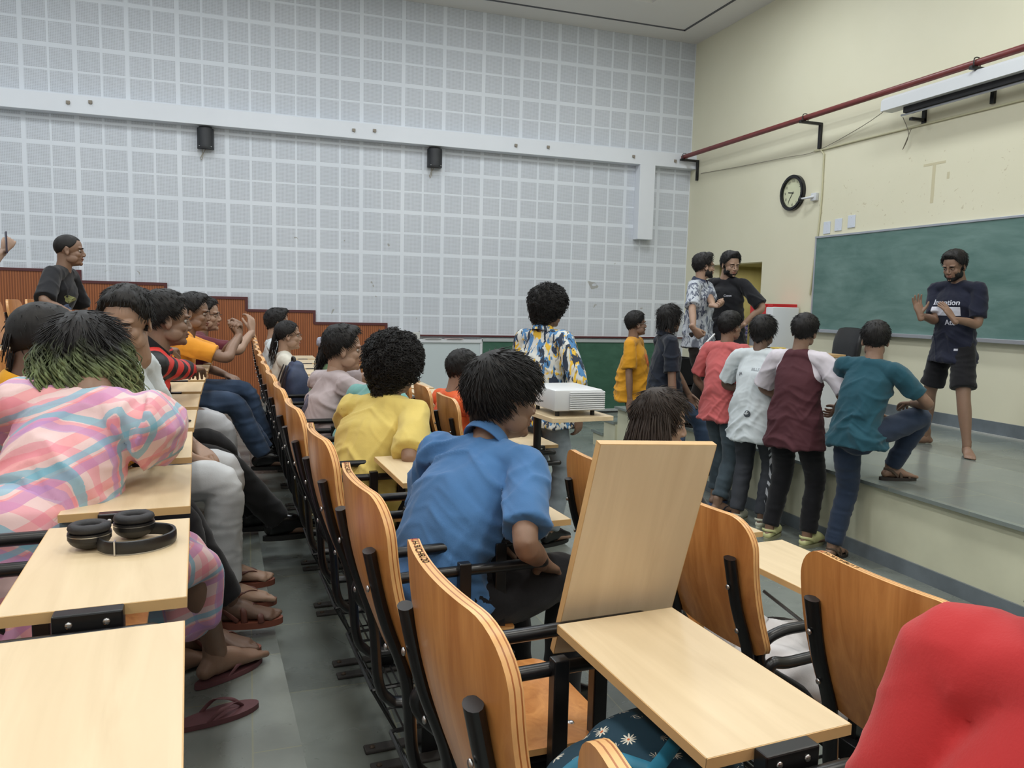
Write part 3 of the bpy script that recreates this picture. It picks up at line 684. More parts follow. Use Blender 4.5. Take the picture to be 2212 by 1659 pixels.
# flip-flop left on the floor
FLIP = simple('maroon_rubber', srgb(100, 62, 66), .7, var=.1, vscale=30)
def sole_outline(s=1.0, w=1.0, n=28):
    pts = []
    for i in range(n):
        a = 2*PI*i/n; x = .05+.135*math.cos(a); wd = .047 if x > .07 else .036
        wd = .036+.012*max(0, min(1, (x+.02)/.14)); pts.append((x*s, math.sin(a)*wd*s*w+.006*max(0, x)*0))
    return pts
def flipflop(name, mat, strap, parent=None):
    t = empty(name, (0, 0, 0))
    g = Geo(); g.prism(sole_outline(), 'z', 0, .016); so = g.build('sole', mat, t, sharp=40)
    g = Geo()
    for s in (-1, 1): g.sweep([(.02, s*.036, .014), (.06, s*.036, .042), (.105, s*.015, .040), (.135, 0, .016)], [.006, .007, .006, .005], .0025, side=(1, 0, 0), n=8)
    g.build('strap', strap, t); return t
f0 = flipflop('flip_flop', FLIP, FLIP); f0.location = (-.155, 2.37, .466); f0.rotation_euler = (0, 0, rad(20)); tag(f0, 'empty maroon flip-flop on the aisle floor beside a bare foot', 'flip-flop')
# steel bottle lying on the seat behind blue shirt
g = Geo(); g.sweep([(0, 0, .0), (0, 0, .06), (0, 0, .10)], [.032, .034, .032], n=20, cap='flat'); t = empty('steel_cup', (.40, 2.86, .31+.47)); c = g.build('body', simple('brushed_steel', (.55, .56, .58), .25, 1), t)
g = Geo(); g.sweep([(0, 0, .098), (0, 0, .108)], .035, n=20, cap='flat'); g.build('lid', WHITEP, t); tag(t, 'small steel flask with white lid on the seat behind the blue polo shirt', 'flask')
# daisy bag on the nearest middle-row chair
def daisy():
    m, nt, bs = new_mat('daisy_print_fabric')
    v = coord(nt); vo = N(nt, 'ShaderNodeTexVoronoi', feature='F1'); vo.inputs['Scale'].default_value = 24; vo.inputs['Randomness'].default_value = .55
    L(nt, v, vo.inputs['Vector'])
    d = vo.outputs['Distance']
    sub = N(nt, 'ShaderNodeVectorMath', operation='SUBTRACT'); sc = N(nt, 'ShaderNodeVectorMath', operation='SCALE'); sc.inputs[3].default_value = 1.0; L(nt, v, sc.inputs[0])
    L(nt, sc.outputs[0], sub.inputs[0]); L(nt, vo.outputs['Position'], sub.inputs[1]); s = sep(nt, sub.outputs[0])
    ang = math_(nt, 'ARCTAN2', math_(nt, 'ADD', s[1], math_(nt, 'MULTIPLY', s[2], .5)), s[0])
    pet = math_(nt, 'ADD', math_(nt, 'MULTIPLY', math_(nt, 'COSINE', math_(nt, 'MULTIPLY', ang, 11)), .12), .25)
    fl = math_(nt, 'LESS_THAN', d, pet); ce = math_(nt, 'LESS_THAN', d, .085)
    col = mixc(nt, fl, srgb(24, 60, 78), srgb(226, 222, 206)); col = mixc(nt, ce, col, srgb(214, 104, 52))
    L(nt, col, bs.inputs['Base Color']); bs.inputs['Roughness'].default_value = .8; return m
def noise3(P, f, seed=0):
    P = np.asarray(P)*f; r = np.zeros(len(P)); rs = np.random.RandomState(seed+11)
    for k in range(7):
        d = rs.normal(size=3); d /= np.linalg.norm(d); q = rs.normal(size=3); q /= np.linalg.norm(q)
        r += np.sin(P@d*(1+k*.35)+rs.rand()*6.3+1.6*np.sin(P@q*(.8+.2*k)+rs.rand()*6.3))
    return r/7
def cloth_blob(name, parts, mats, seed, amp=.012, f=14, vox=.008, parent=None, loc=None, smooth=3):
    G = Geo()
    for (c, r) in parts: G.sphere(c, r)
    v, fc, nr = remesh(G, vox, smooth); n = noise3(v*np.array([1, 1, 1]), f, seed); n2 = 1-np.abs(noise3(v, f*.6, seed+3))*2.2
    v = v+nr*(amp*(n*.5+n2*.6))[:, None]; g = Geo(); g.add(v, fc); return g.build(name, mats, parent, sharp=0, loc=loc)
def bag():
    p, a = seatpos('middle', 1.037); t = empty('daisy_print_bag', (p[0], p[1], p[2]), a); tag(t, 'dark teal cloth bag printed with white daisies on the nearest chair seat', 'bag')
    cloth_blob('bag_body', [((.36, .04, .555), (.19, .21, .095)), ((.46, .14, .57), (.16, .14, .09)), ((.25, -.06, .55), (.13, .13, .08))], daisy(), 3, .008, 12, .008, t)
    g = Geo(); pts = [(.24, -.10, .61), (.30, -.04, .665), (.38, .02, .67), (.48, .08, .67), (.56, .06, .62)]; g.sweep(pts, .012, .003, side=(0, 1, .4), n=8); pts = [(.22, .10, .62), (.30, .08, .66), (.42, -.06, .65)]; g.sweep(pts, .010, .003, side=(0, 1, .4), n=8)
    g.build('handle', simple('teal_ribbon', srgb(40, 120, 150), .6), t)
bag()
def white_bundle():
    p, a = seatpos('lower right', 1.834); t = empty('white_cloth', (p[0], p[1], p[2]+.46), a); tag(t, 'crumpled white cloth heaped on a lower right row seat', 'cloth')
    cloth_blob('folds', [((.33, .0, .07), (.17, .19, .09)), ((.46, -.10, .08), (.12, .13, .09)), ((.25, .12, .10), (.10, .10, .08)), ((.5, .12, .03), (.08, .10, .05)), ((.42, -.16, .02), (.12, .10, .05))], cloth('white_cotton', srgb(206, 206, 208)), 5, .032, 15, .007, t)
    t2 = empty('black_sling_bag', (p[0]+.42, p[1]-.30, p[2]+.46), a); tag(t2, 'small dark bag with thin strap beside the white cloth', 'bag')
    cloth_blob('bag_body', [((0, 0, .05), (.06, .10, .06))], simple('dark_nylon', (.02, .022, .025), .5), 9, .004, 10, .006, t2)
    g = Geo(); tube(g, [(0, .04, .10), (-.08, .18, .20), (-.16, .34, .29)], .005, 6); tube(g, [(.02, .05, .10), (.05, .25, .14), (0, .42, .15), (-.1, .5, .12)], .004, 6); g.build('strap', BLACK, t2)
white_bundle()
def backpack():
    p = (.34, 6.0, .31+.46); t = empty('backpack', p, rad(10)); tag(t, 'navy blue backpack with black straps standing on a middle row seat', 'backpack')
    NV = simple('navy_nylon', srgb(48, 60, 88), .6, var=.2, vscale=12, bmp=.2, bscale=60); KN = simple('black_webbing', (.01, .01, .012), .6)
    G = Geo(); G.sweep([(0, 0, .05), (0, 0, .20), (-.01, 0, .38), (0, 0, .46)], [.15, .16, .145, .10], [.09, .10, .09, .05], side=(0, 1, 0), n=24, p=3)
    v, f, nr = remesh(G, .008, 4); v = v+nr*(.006*noise3(v, 14, 2))[:, None]; g = Geo(); g.add(v, f); g.build('main_compartment', NV, t, sharp=0)
    g = Geo(); G2 = Geo(); G2.sweep([(-.09, 0, .07), (-.10, 0, .18), (-.09, 0, .26)], [.115, .12, .11], [.035, .04, .03], side=(0, 1, 0), n=20, p=3); v, f, nr = remesh(G2, .008, 3); g.add(v, f); g.build('front_pocket', NV, t, sharp=0)
    for y in (-.08, .0, .08):
        g = Geo(); g.sweep([(-.075, y, .47), (-.115, y, .36), (-.14, y, .20), (-.12, y, .05)], .014, .004, side=(0, 1, 0), n=8); g.build('strap', KN, t)
    g = Geo(); g.sweep([(-.02, -.04, .49), (-.02, -.03, .525), (-.02, .03, .525), (-.02, .04, .49)], .010, n=8); g.build('top_handle', KN, t)
    g = Geo(); g.sweep([(-.142, -.11, .27), (-.15, 0, .275), (-.142, .11, .27)], .003, n=6); g.build('zip', CHROME, t)
backpack()
# projector on its stand
def projector():
    p = (1.66, 3.98, .155); t = empty('projector_stand', p, rad(4)); tag(t, 'pale laminate shelf on a black post carrying the white projector', 'projector stand')
    g = Geo(); g.box((-.17, -.24, .965), (.20, .22, .99), bev=.002); g.build('shelf', LAM, t, smooth=False)
    g = Geo(); g.sweep([(-.12, .05, .01), (-.12, .05, .96)], .022, n=12, cap='flat'); g.build('post', BLACK, t); g = Geo(); g.box((-.28, -.12, 0), (.04, .22, .02), bev=.004); g.build('base_plate', BLACK, t, smooth=False)
    t = empty('projector', (p[0]+.005, p[1]-.02, p[2]+.99), rad(2)); tag(t, 'white ribbed projector on the pale shelf before the patterned shirt', 'projector')
    g = Geo(); g.box((-.14, -.19, .03), (.15, .18, .145), bev=.012); g.build('casing', WHITEP, t, sharp=40)
    for i in range(9):
        z = .040+.0112*i; g = Geo(); g.sweep([(-.05, -.198, z), (.10, -.198, z), (.157, -.185, z), (.162, 0, z), (.157, .17, z)], .0045, n=6); g.build('vent_rib', WHITEP, t)
    for (x, y) in ((-.1, -.14), (.11, -.14), (.11, .13), (-.1, .13)): g = Geo(); g.sweep([(x, y, 0), (x, y, .035)], .012, n=10, cap='flat'); g.build('foot', RUBBER, t)
    g = Geo(); g.sweep([(.13, .06, .09), (.175, .06, .09)], .035, n=20, cap='flat'); g.build('lens', simple('lens_black', (.01, .01, .015), .1), t)
projector()
# black office chairs near the whiteboard
LEA = simple('black_leatherette', (.012, .012, .014), .35, bmp=.1, bscale=90)
def office(p, yaw, lab):
    t = empty('office_chair', p, yaw); tag(t, lab, 'office chair', 'black office chairs')
    G = Geo(); G.sweep([(-.25, 0, .50), (-.28, 0, .66), (-.30, 0, .84), (-.34, 0, .97)], [.22, .25, .26, .25], [.04, .05, .045, .03], side=(0, 1, 0), n=24, p=4)
    v, f, n = remesh(G, .012, 3); g = Geo(); g.add(v, f); g.build('backrest', LEA, t, sharp=0)
    G = Geo(); G.sweep([(-.24, 0, .46), (.0, 0, .47), (.24, 0, .46)], [.24, .26, .25], [.05, .055, .05], side=(0, 1, 0), n=24, p=4)
    v, f, n = remesh(G, .012, 3); g = Geo(); g.add(v, f); g.build('seat', LEA, t, sharp=0)
    for s in (-1, 1): g = Geo(); g.sweep([(-.25, s*.27, .58), (-.1, s*.29, .66), (.12, s*.29, .66), (.16, s*.28, .5), (.1, s*.2, .42)], .018, n=8); g.build('armrest', RUBBER, t)
    g = Geo(); g.sweep([(0, 0, .1), (0, 0, .43)], .028, n=12, cap='flat'); g.build('gas_lift', CHROME, t)
    for i in range(5):
        a = 2*PI*i/5; g = Geo(); g.sweep([(0, 0, .11), (math.cos(a)*.29, math.sin(a)*.29, .075)], [.025, .016], n=8); l = g.build('leg', RUBBER, t)
        g = Geo(); M = Matrix.Rotation(a, 4, 'Z'); g.sweep([(math.cos(a)*.29-math.sin(a)*.015, math.sin(a)*.29+math.cos(a)*.015, .028), (math.cos(a)*.29+math.sin(a)*.015, math.sin(a)*.29-math.cos(a)*.015, .028)], .028, n=12, cap='flat'); g.build('caster', RUBBER, l)
office((2.27, 8.6, 0), rad(200), 'black office chair back in front of the whiteboard, the nearer one'); office((2.85, 9.75, 0), rad(185), 'black office chair back in front of the whiteboard, the farther one')
office((6.35, 7.35, .56), rad(170), 'black office chair behind the stage table below the green board')
# stage table with things
TBL = (5.0, 5.98, 7.85)
def stage_table():
    t = empty('stage_table', (5.35, 7.0, .56)); tag(t, 'white desk with wooden top on the stage behind the standing people', 'desk')
    g = Geo(); g.box((-.33, -.75, .72), (.33, .85, .75), bev=.003); g.build('top', simple('desk_top_wood', srgb(196, 160, 112), .4, var=.1), t, smooth=False)
    for y in (-.72, .80): g = Geo(); g.box((-.28, y-.02, 0), (.28, y+.02, .72), bev=.003); g.build('side_panel', WHITEM, t, smooth=False)
    g = Geo(); g.box((-.20, -.70, .25), (-.18, .78, .70)); g.build('front_panel', WHITEM, t, smooth=False)
    def put(name, lab, cat, x, y, g, mat, **k):
        o = g.build(name, mat, loc=(5.35+x, 7.0+y, .56+.75), **k); tag(o, lab, cat); return o
    g = Geo(); 
    for i in range(3): g.box((-.10-.004*i, -.15, .004*i), (.11, .14+.006*i, .004*i+.0035))
    put('paper_pile', 'loose white papers on the stage table, left end', 'papers', -.18, .55, g, PAPER, smooth=False)
    g = Geo(); 
    for i in range(4): g.box((-.10-.004*i, -.15, .004*i), (.11, .14+.006*i, .004*i+.0035))
    put('paper_pile', 'white papers on the stage table between the white and maroon shirts', 'papers', -.18, -.22, g, PAPER, smooth=False)
    g = Geo(); g.box((-.05, -.07, 0), (.05, .07, .035), bev=.006); put('chalk_box', 'small yellow box on the stage table', 'box', 0, -.12, g, simple('yellow_card', srgb(206, 182, 90), .6))
    g = Geo(); g.box((-.15, -.10, 0), (.14, .12, .004)); put('paper_sheet', 'single white sheet at the right end of the stage table', 'paper', -.05, -.55, g, PAPER, smooth=False)
    m = empty('desktop_monitor', (5.5, 7.35, 1.31), rad(160)); tag(m, 'dark monitor on the stage table behind the pink shirt', 'monitor')
    g = Geo(); g.box((0, -.23, .09), (.03, .23, .38), bev=.005); g.build('screen', simple('monitor_black', (.01, .01, .012), .25), m, smooth=False); g = Geo(); g.box((-.08, -.09, 0), (.08, .09, .012), bev=.004); g.sweep([(.04, 0, .01), (.04, 0, .2)], .018, n=8); g.build('stand', RUBBER, m)
stage_table()
# bookshelf with blue brochures under / beside the table, posters and the white cabinet unit
def dispenser():
    t = empty('water_purifier', (6.70, 8.75, .56)); tag(t, 'white boxy appliance with a red top label beside the doorway', 'appliance')
    g = Geo(); g.box((-.20, -.24, 0), (.22, .24, 1.22), bev=.02); g.build('body', WHITEP, t, sharp=40)
    g = Geo(); g.box((-.21, -.10, 1.12), (-.198, .23, 1.25)); g.box((-.19, -.22, 1.215), (.2, .22, 1.26), bev=.006); g.build('red_panel', simple('red_plastic', srgb(200, 40, 44), .4), t, smooth=False)
    g = Geo(); g.box((-.204, -.20, .86), (-.199, -.14, 1.0)); g.build('green_sticker', simple('green_sticker', srgb(60, 160, 90), .5), t, smooth=False)
    g = Geo(); g.sweep([(-.202, .06, .62), (-.21, .06, .80), (-.202, .06, .92)], [.012, .02, .03], .006, side=(0, 1, 0), n=10); g.build('tap_print', simple('grey_print', srgb(150, 150, 156), .5), t)
dispenser()
def poster_stand():
    m, nt, bs = new_mat('blue_poster'); v = coord(nt); n = noise(nt, coord(nt, (1, 1, 5)), 9, 3, .6); 
    L(nt, ramp(nt, n, [(.35, srgb(18, 24, 54)), (.5, srgb(36, 60, 110)), (.58, srgb(150, 120, 140)), (.64, srgb(40, 70, 120)), (.8, srgb(190, 190, 110))]), bs.inputs['Base Color']); bs.inputs['Roughness'].default_value = .4
    t = empty('display_stand', (6.35, 9.0, .56), rad(-5)); tag(t, 'narrow upright stand with small dark blue posters behind the black t-shirt', 'display stand')
    g = Geo(); g.box((0, -.16, .05), (.03, .22, 1.02), bev=.003); g.build('poster_panel', m, t, smooth=False); g = Geo(); g.box((-.05, -.2, 0), (.12, .25, .05), bev=.004); g.build('foot', RUBBER, t, smooth=False)
    g = Geo(); 
poster_stand()
def shelf():
    t = empty('brochure_rack', (4.62, 7.75, .56)); tag(t, 'low dark rack with blue and white brochures between the grey and pink shirts', 'rack')
    g = Geo(); g.box((-.14, -.22, .30), (.14, .22, .32)); g.box((-.14, -.22, 0), (.14, .22, .02)); g.box((.12, -.22, 0), (.14, .22, .62))
    for y in (-.22, .0, .21): g.box((-.14, y, 0), (.14, y+.012, .62))
    g.build('frame', BLACK, t, smooth=False)
    for i, (y, z) in enumerate(((-.11, .34), (.10, .34), (-.11, .03), (.10, .03))):
        g = Geo(); g.box((-.09, y-.08, z), (-.08, y+.08, z+.2)); o = g.build('brochure', simple('brochure_blue', srgb(70, 90, 170), .5, var=.5, vscale=14) if i < 2 else PAPER, t, smooth=False)
shelf()

# ------------------------------------------------------------------ people
SKIN = {}
def skin(name, c):
    m, nt, bs = new_mat('skin_'+name); v = coord(nt); n = noise(nt, v, 18, 4)
    L(nt, mixc(nt, n, [x*.86 for x in c], [x*1.12 for x in c]), bs.inputs['Base Color']); bs.inputs['Roughness'].default_value = .48
    bs.inputs['Subsurface Weight'].default_value = .08; bs.inputs['Subsurface Radius'].default_value = (.01, .004, .002)
    bump(nt, bs, noise(nt, v, 200, 2), .08, .001)
    SKIN[name] = [m, simple('lips_'+name, (c[0]*.9, c[1]*.6, c[2]*.62), .45), simple('eye_white', (.6, .58, .55), .2), simple('eye_dark', (.012, .007, .005), .1), simple('nail_'+name, [min(1, x*1.35) for x in c], .3)]
skin('light', (.35, .222, .155)); skin('medium', (.235, .140, .094)); skin('dark', (.135, .078, .053))
def unit(v): v = np.asarray(v, float); return v/(np.linalg.norm(v)+1e-12)
def rotm(axis, deg):
    return np.array(Matrix.Rotation(rad(deg), 3, Vector(axis)))
# --- head template (x forward, y left, z up, origin mid-head)
HEADELL = [((-.012, 0, .028), (.098, .078, .088)), ((.026, 0, -.038), (.064, .061, .082))]
def head_template():
    G = Geo()
    for c, r in HEADELL: G.sphere(c, r, nu=32, nv=20)
    G.sphere((.046, 0, -.088), (.040, .042, .028)); G.sphere((.076, 0, -.098), (.016, .020, .016))
    for s in (-1, 1):
        G.sphere((.070, s*.030, .022), (.020, .026, .010)); G.sphere((.054, s*.038, -.030), (.026, .022, .026))
        G.sphere((.095, s*.0115, -.036), (.011, .0075, .007))
        G.sphere((.02, s*.052, -.065), (.04, .014, .03))
        M = Matrix.Rotation(rad(s*24), 4, 'Z')@Matrix.Rotation(rad(-12), 4, 'Y')
        G.sphere((-.012, s*.081, -.008), (.019, .006, .033), M=M); G.sphere((-.008, s*.077, -.034), (.010, .007, .012))
    G.sweep([(.082, 0, .016), (.090, 0, -.006), (.101, 0, -.029), (.094, 0, -.039)], [.009, .009, .011, .008], n=12)
    G.sphere((.089, 0, -.061), (.011, .022, .006)); G.sphere((.085, 0, -.072), (.011, .019, .007))
    G.sweep([(-.03, 0, -.03), (-.032, 0, -.10), (-.04, 0, -.16)], [.055, .054, .056], [.055, .052, .054], side=(0, 1, 0), n=20)
    v, f, n = remesh(G, .0034, 4)
    # eye sockets and ear hollow
    for s in (-1, 1):
        d = np.linalg.norm((v-np.array([.088, s*.031, .0]))/np.array([.02, .019, .012]), axis=1); v[:, 0] -= .008*np.exp(-d*d)
        d = np.linalg.norm((v-np.array([-.006, s*.088, -.006]))/np.array([.010, .01, .018]), axis=1); v[:, 1] -= s*.008*np.exp(-d*d)
    d = np.abs(v[:, 2]+.0665)/.0025; w = (v[:, 0] > .07)*(np.abs(v[:, 1]) < .024); v[:, 0] -= .004*np.exp(-d*d)*w
    cen = v[f].mean(axis=1); mat = np.zeros(len(f), int)
    mat[(np.abs(cen[:, 1]) < .024)*(cen[:, 0] > .085)*(cen[:, 2] < -.055)*(cen[:, 2] > -.079)] = 1
    G = Geo(); G.add(v, f, list(mat))
    for s in (-1, 1):
        G.sphere((.0728, s*.031, -.001), (.0125, .0130, .0085), 2, nu=14, nv=10); G.sphere((.0834, s*.031, -.001), (.0028, .0056, .0056), 3, nu=12, nv=8)
        G.sweep([(.080, s*.017, .003), (.0862, s*.031, .0052), (.077, s*.045, .001)], .0036, n=6)
        G.sweep([(.080, s*.018, -.005), (.0845, s*.031, -.0080), (.077, s*.044, -.005)], .0022, n=6)
    return G.verts(), G.f, G.m
HT = head_template()
HB = BVHTree.FromPolygons([tuple(p) for p in HT[0]], [tuple(q) for q in HT[1]])
# --- hand templates: right hand, fingers +x, thumb +y, back of hand +z
def hand_template(curl, spread, thumb):
    G = Geo(); G.sweep([(-.04, 0, 0), (0, 0, 0), (.03, .002, 0), (.065, .001, .001), (.088, -.001, 0)], [.026, .028, .036, .041, .037], [.020, .018, .016, .014, .011], side=(0, 1, 0), n=18, p=2.6)
    nails = []
    for (y, ln, k) in ((.0295, .074, 1.0), (.010, .082, .35), (-.0098, .077, -.35), (-.0285, .060, -1.0)):
        a = rad(spread*k); p = np.array([.086, y, .0]); pts = [p-np.array([.02, 0, 0]), p]; r = [.0098, .0098]; c = 0
        for i, (fr, cc) in enumerate(((.45, .75), (.30, 1.1), (.25, .8))):
            c += rad(curl*cc); d = np.array([math.cos(c)*math.cos(a), math.sin(a)*math.cos(c), -math.sin(c)]); p = p+d*ln*fr; pts.append(p); r.append((.0090, .0082, .0068)[i])
        G.sweep(pts, r, n=12, sub=3); up = np.array([math.sin(c), 0, math.cos(c)]); nails.append((p-d*.001+up*.0055, d, up))
    d = unit((.62, .72, -.28) if thumb == 'out' else (.85, .30, -.5)); p = np.array([.018, .020, -.004]); G.sweep([p, p+d*.035, p+d*.062+np.array([.004, 0, -.003]), p+d*.082+np.array([.014, -.003, -.006])], [.0145, .0125, .0105, .0085], n=12, sub=3)
    v, f, n = remesh(G, .0034, 2); G = Geo(); G.add(v, f, 0)
    for (q, d, up) in nails:
        M = Matrix((Vector(d), Vector(np.cross(up, d)), Vector(up))).transposed().to_4x4(); G.sphere(q, (.0055, .0045, .0015), 4, M=M, nu=8, nv=5)
    return G.verts(), G.f, G.m
HANDS = {'relax': hand_template(28, 4, 'in'), 'open': hand_template(9, 10, 'out'), 'grip': hand_template(62, 1, 'in')}
# --- bare foot template: x forward, origin under the ankle on the sole
def foot_template():
    G = Geo(); G.sweep([(-.045, 0, .030), (-.01, 0, .045), (.05, .002, .040), (.10, .004, .026), (.145, .006, .018)], [.028, .031, .036, .043, .042], [.028, .044, .038, .024, .016], side=(0, 1, 0), n=18)
    G.sweep([(-.012, 0, .04), (-.014, 0, .12)], .034, n=14)
    for (y, x, r) in ((.030, .178, .0125), (.010, .176, .0095), (-.006, .170, .009), (-.020, .161, .0085), (-.033, .150, .008)): G.sweep([(.14, y, .016), (x-.02, y, .015), (x, y, .010)], [r*1.1, r, r*.95], n=10)
    v, f, n = remesh(G, .0045, 2); v[:, 2] = np.maximum(v[:, 2], .001); return v, f, [0]*len(f)
FOOT = foot_template()
def place_tpl(G, T, O, X, Y, Z, mirror=False, s=1.0):
    v = T[0].copy()*s
    if mirror: v[:, 1] *= -1
    R = np.stack([X, Y, Z], 1); v = v@R.T+np.asarray(O)
    f = [tuple(q)[::-1] for q in T[1]] if mirror else [tuple(q) for q in T[1]]
    G.add(v, f, list(T[2]))
def ik(a, b, l1, l2, pole):
    a, b = np.asarray(a, float), np.asarray(b, float); d = np.linalg.norm(b-a); m = (l1+l2)*.999
    if d > m: b = a+(b-a)*m/d; d = m
    x = (l1*l1-l2*l2+d*d)/(2*d); h = math.sqrt(max(l1*l1-x*x, 0)); u = (b-a)/d; p = np.asarray(pole, float); p = p-u*np.dot(p, u); p = unit(p)
    return a+u*x+p*h, b
def style_el(st, az):      # hairline elevation (deg) at azimuth az (0 front .. 180 back)
    P = {'short': [(0, 42), (35, 40), (62, 12), (78, -2), (95, 4), (120, -28), (180, -42)], 'buzz': [(0, 38), (35, 40), (62, 14), (80, 0), (100, 8), (125, -24), (180, -34)],
         'bowl': [(0, 30), (40, 26), (60, 6), (78, -2), (96, 4), (112, -30), (180, -54)], 'medium': [(0, 30), (40, 26), (62, 0), (85, -18), (110, -34), (180, -55)], 'long': [(0, 42), (35, 38), (55, 10), (75, -20), (95, -40), (180, -62)], 'pulled': [(0, 40), (35, 36), (62, 10), (80, 0), (100, -8), (130, -30), (180, -40)],
         'curly': [(0, 30), (40, 24), (62, -2), (85, -26), (110, -48), (180, -64)]}[st]
    return np.interp(az, [p[0] for p in P], [p[1] for p in P])
THK = {'bowl': (.030, .021), 'short': (.026, .011), 'buzz': (.004, .003), 'medium': (.030, .020), 'long': (.020, .016), 'pulled': (.009, .007), 'curly': (.050, .042)}
HC = np.array([-.005, 0, .005])
def hairmat(name, c, c2=None, zsplit=None):
    if name in MATS: return MATS[name]
    m, nt, bs = new_mat(name); v = coord(nt); n = noise(nt, coord(nt, (1, 1, .25)), 60, 4)
    col = mixc(nt, n, [x*.5 for x in c], [x*1.5 for x in c])
    if c2 is not None:
        z = math_(nt, 'ADD', sep(nt, v)[2], math_(nt, 'MULTIPLY', math_(nt, 'SUBTRACT', noise(nt, v, 14, 3), .5), .16))
        mr = N(nt, 'ShaderNodeMapRange'); mr.inputs[1].default_value = zsplit+.05; mr.inputs[2].default_value = zsplit-.05; L(nt, z, mr.inputs[0])
        n2 = noise(nt, coord(nt, (1, 1, .4)), 45, 3)
        col = mixc(nt, mr.outputs[0], col, mixc(nt, ramp(nt, n2, [(.35, 0.0), (.65, 1.0)]), [x*.35 for x in c2], c2))
    L(nt, col, bs.inputs['Base Color']); bs.inputs['Roughness'].default_value = .55; bs.inputs['Specular IOR Level'].default_value = .3; bump(nt, bs, n, .5, .004)
    MATS[name] = m; return m
HAIRB = hairmat('black_hair', (.009, .008, .008)); HAIRBR = hairmat('brown_hair', (.030, .020, .015))
def hair(sty, seed, H, fall=None, tufts=260, quiff=0.0, beard=0):
    """hair geometry in head space -> transformed by H=(R,O,s). fall: (length, spread, wave) of hanging locks"""
    rs = np.random.RandomState(seed); top, side = THK[sty]; G = Geo(); nu, nv = 72, 44; dirs = []
    for i in range(nv+1):
        for j in range(nu): a = PI*i/nv; b = 2*PI*j/nu; dirs.append((math.sin(a)*math.cos(b), math.sin(a)*math.sin(b), math.cos(a)))
    D = np.array(dirs); az = np.degrees(np.arctan2(np.abs(D[:, 1]), D[:, 0])); el = np.degrees(np.arcsin(np.clip(D[:, 2], -1, 1)))
    line = style_el(sty, az); k = np.clip((el-line)/9, 0, 1); k = k*k*(3-2*k)
    R = np.empty(len(D))
    for i, d in enumerate(D):
        hit = HB.ray_cast(Vector(HC+d*.3), Vector(-d)); 
        e = .3-hit[3] if hit[0] is not None else .08
        # ignore ears
        if abs(d[1]) > .75 and abs(d[2]) < .45: e = min(e, .0785/max(abs(d[1]), .5))
        R[i] = e
    t = side+(top-side)*np.clip((el-5)/50, 0, 1)+quiff*np.exp(-((az/38)**2))*np.clip((el-30)/25, 0, 1)*np.clip((82-el)/22, 0, 1)
    nz = noise3(D, 9 if sty != 'curly' else 13, seed); nz2 = noise3(D*np.array([1, 1, .5]), 26, seed+1)
    am = {'bowl': .004, 'short': .006, 'buzz': .0006, 'medium': .004, 'long': .004, 'pulled': .0015, 'curly': .016}[sty]
    rr = R+(t+am*nz+am*.5*nz2)*k-(1-k)*.010
    V = HC+D*rr[:, None]; f = []
    for i in range(nv):
        for j in range(nu): q = (j+1) % nu; f.append((i*nu+j, (i+1)*nu+j, (i+1)*nu+q, i*nu+q))
    G.add(V, f)
    idx = np.where(k > .55)[0]; wgt = np.sin(np.arccos(D[idx, 2]))+.02; wgt /= wgt.sum()
    if sty != 'buzz':
        crown = np.array([-.06, 0, .10])
        for i in rs.choice(idx, int(tufts*2.8), p=wgt):
            d = D[i]; p = HC+d*(rr[i]-.004); fl = unit((p-crown)*np.array([1, 1, .4])+np.array([.02, 0, -.03])); fl = unit(fl-d*np.dot(fl, d))
            if sty == 'curly' :
                a = unit(np.cross(d, rs.normal(size=3))); b = np.cross(d, a); r0 = rs.uniform(.006, .013); pts = []
                for q in range(7): th = q*1.1+rs.rand()*.2; pts.append(p+d*(.003+.0022*q)+a*math.cos(th)*r0*(1-.05*q)+b*math.sin(th)*r0*(1-.05*q)+fl*.002*q)
                G.sweep(pts, [.0012, .0018, .0019, .0018, .0015, .0011, .0005], n=4, cap='flat', sub=2)
            else:
                ln = {'bowl': .045, 'short': .028, 'medium': .05, 'long': .06, 'pulled': .03}[sty]*rs.uniform(.6, 1.2); pts = [p]; lift = rs.uniform(-.10, .16)*(1 if sty in ('short', 'medium', 'bowl') else .1)
                for q in range(1, 5):
                    w = unit(fl+d*lift*(1-q*.3)+rs.normal(size=3)*.12); pts.append(pts[-1]+w*ln/4)
                G.sweep(pts, [.0011, .0015, .0014, .0009, .0003], n=4, cap='flat', sub=2)
    Rm, O, s = H
    if beard:
        p3 = HC+D*R[:, None]; zz = p3[:, 2]; ay = np.abs(p3[:, 1])
        kb = ((az < 96)*(el > -66)*(((az > 62)*(zz < -.004))+((az > 27)*(az <= 62)*(zz < -.046))+((az <= 27)*(zz < -.080))+((ay < .028)*(az < 40)*(zz < -.047)*(zz > -.0555))) > 0)*1.0
        kb = np.where((az > 62)*(az < 80)*(zz > -.046+.0025*(az-62)), 0, kb)
        kb = kb.reshape(nv+1, nu); kk = kb.copy()
        for _ in range(1): kk = (kk+np.roll(kk, 1, 1)+np.roll(kk, -1, 1)+np.roll(kk, 1, 0)+np.roll(kk, -1, 0))/5
        kk = kk.reshape(-1); r2 = R+np.where(kk > .3, (.0022+.003*max(beard-1, 0))*kk+.0006*nz2, -.006)
        G.add(HC+D*r2[:, None], f)
    V = G.verts(); G.v = [(V*s)@Rm.T+O]
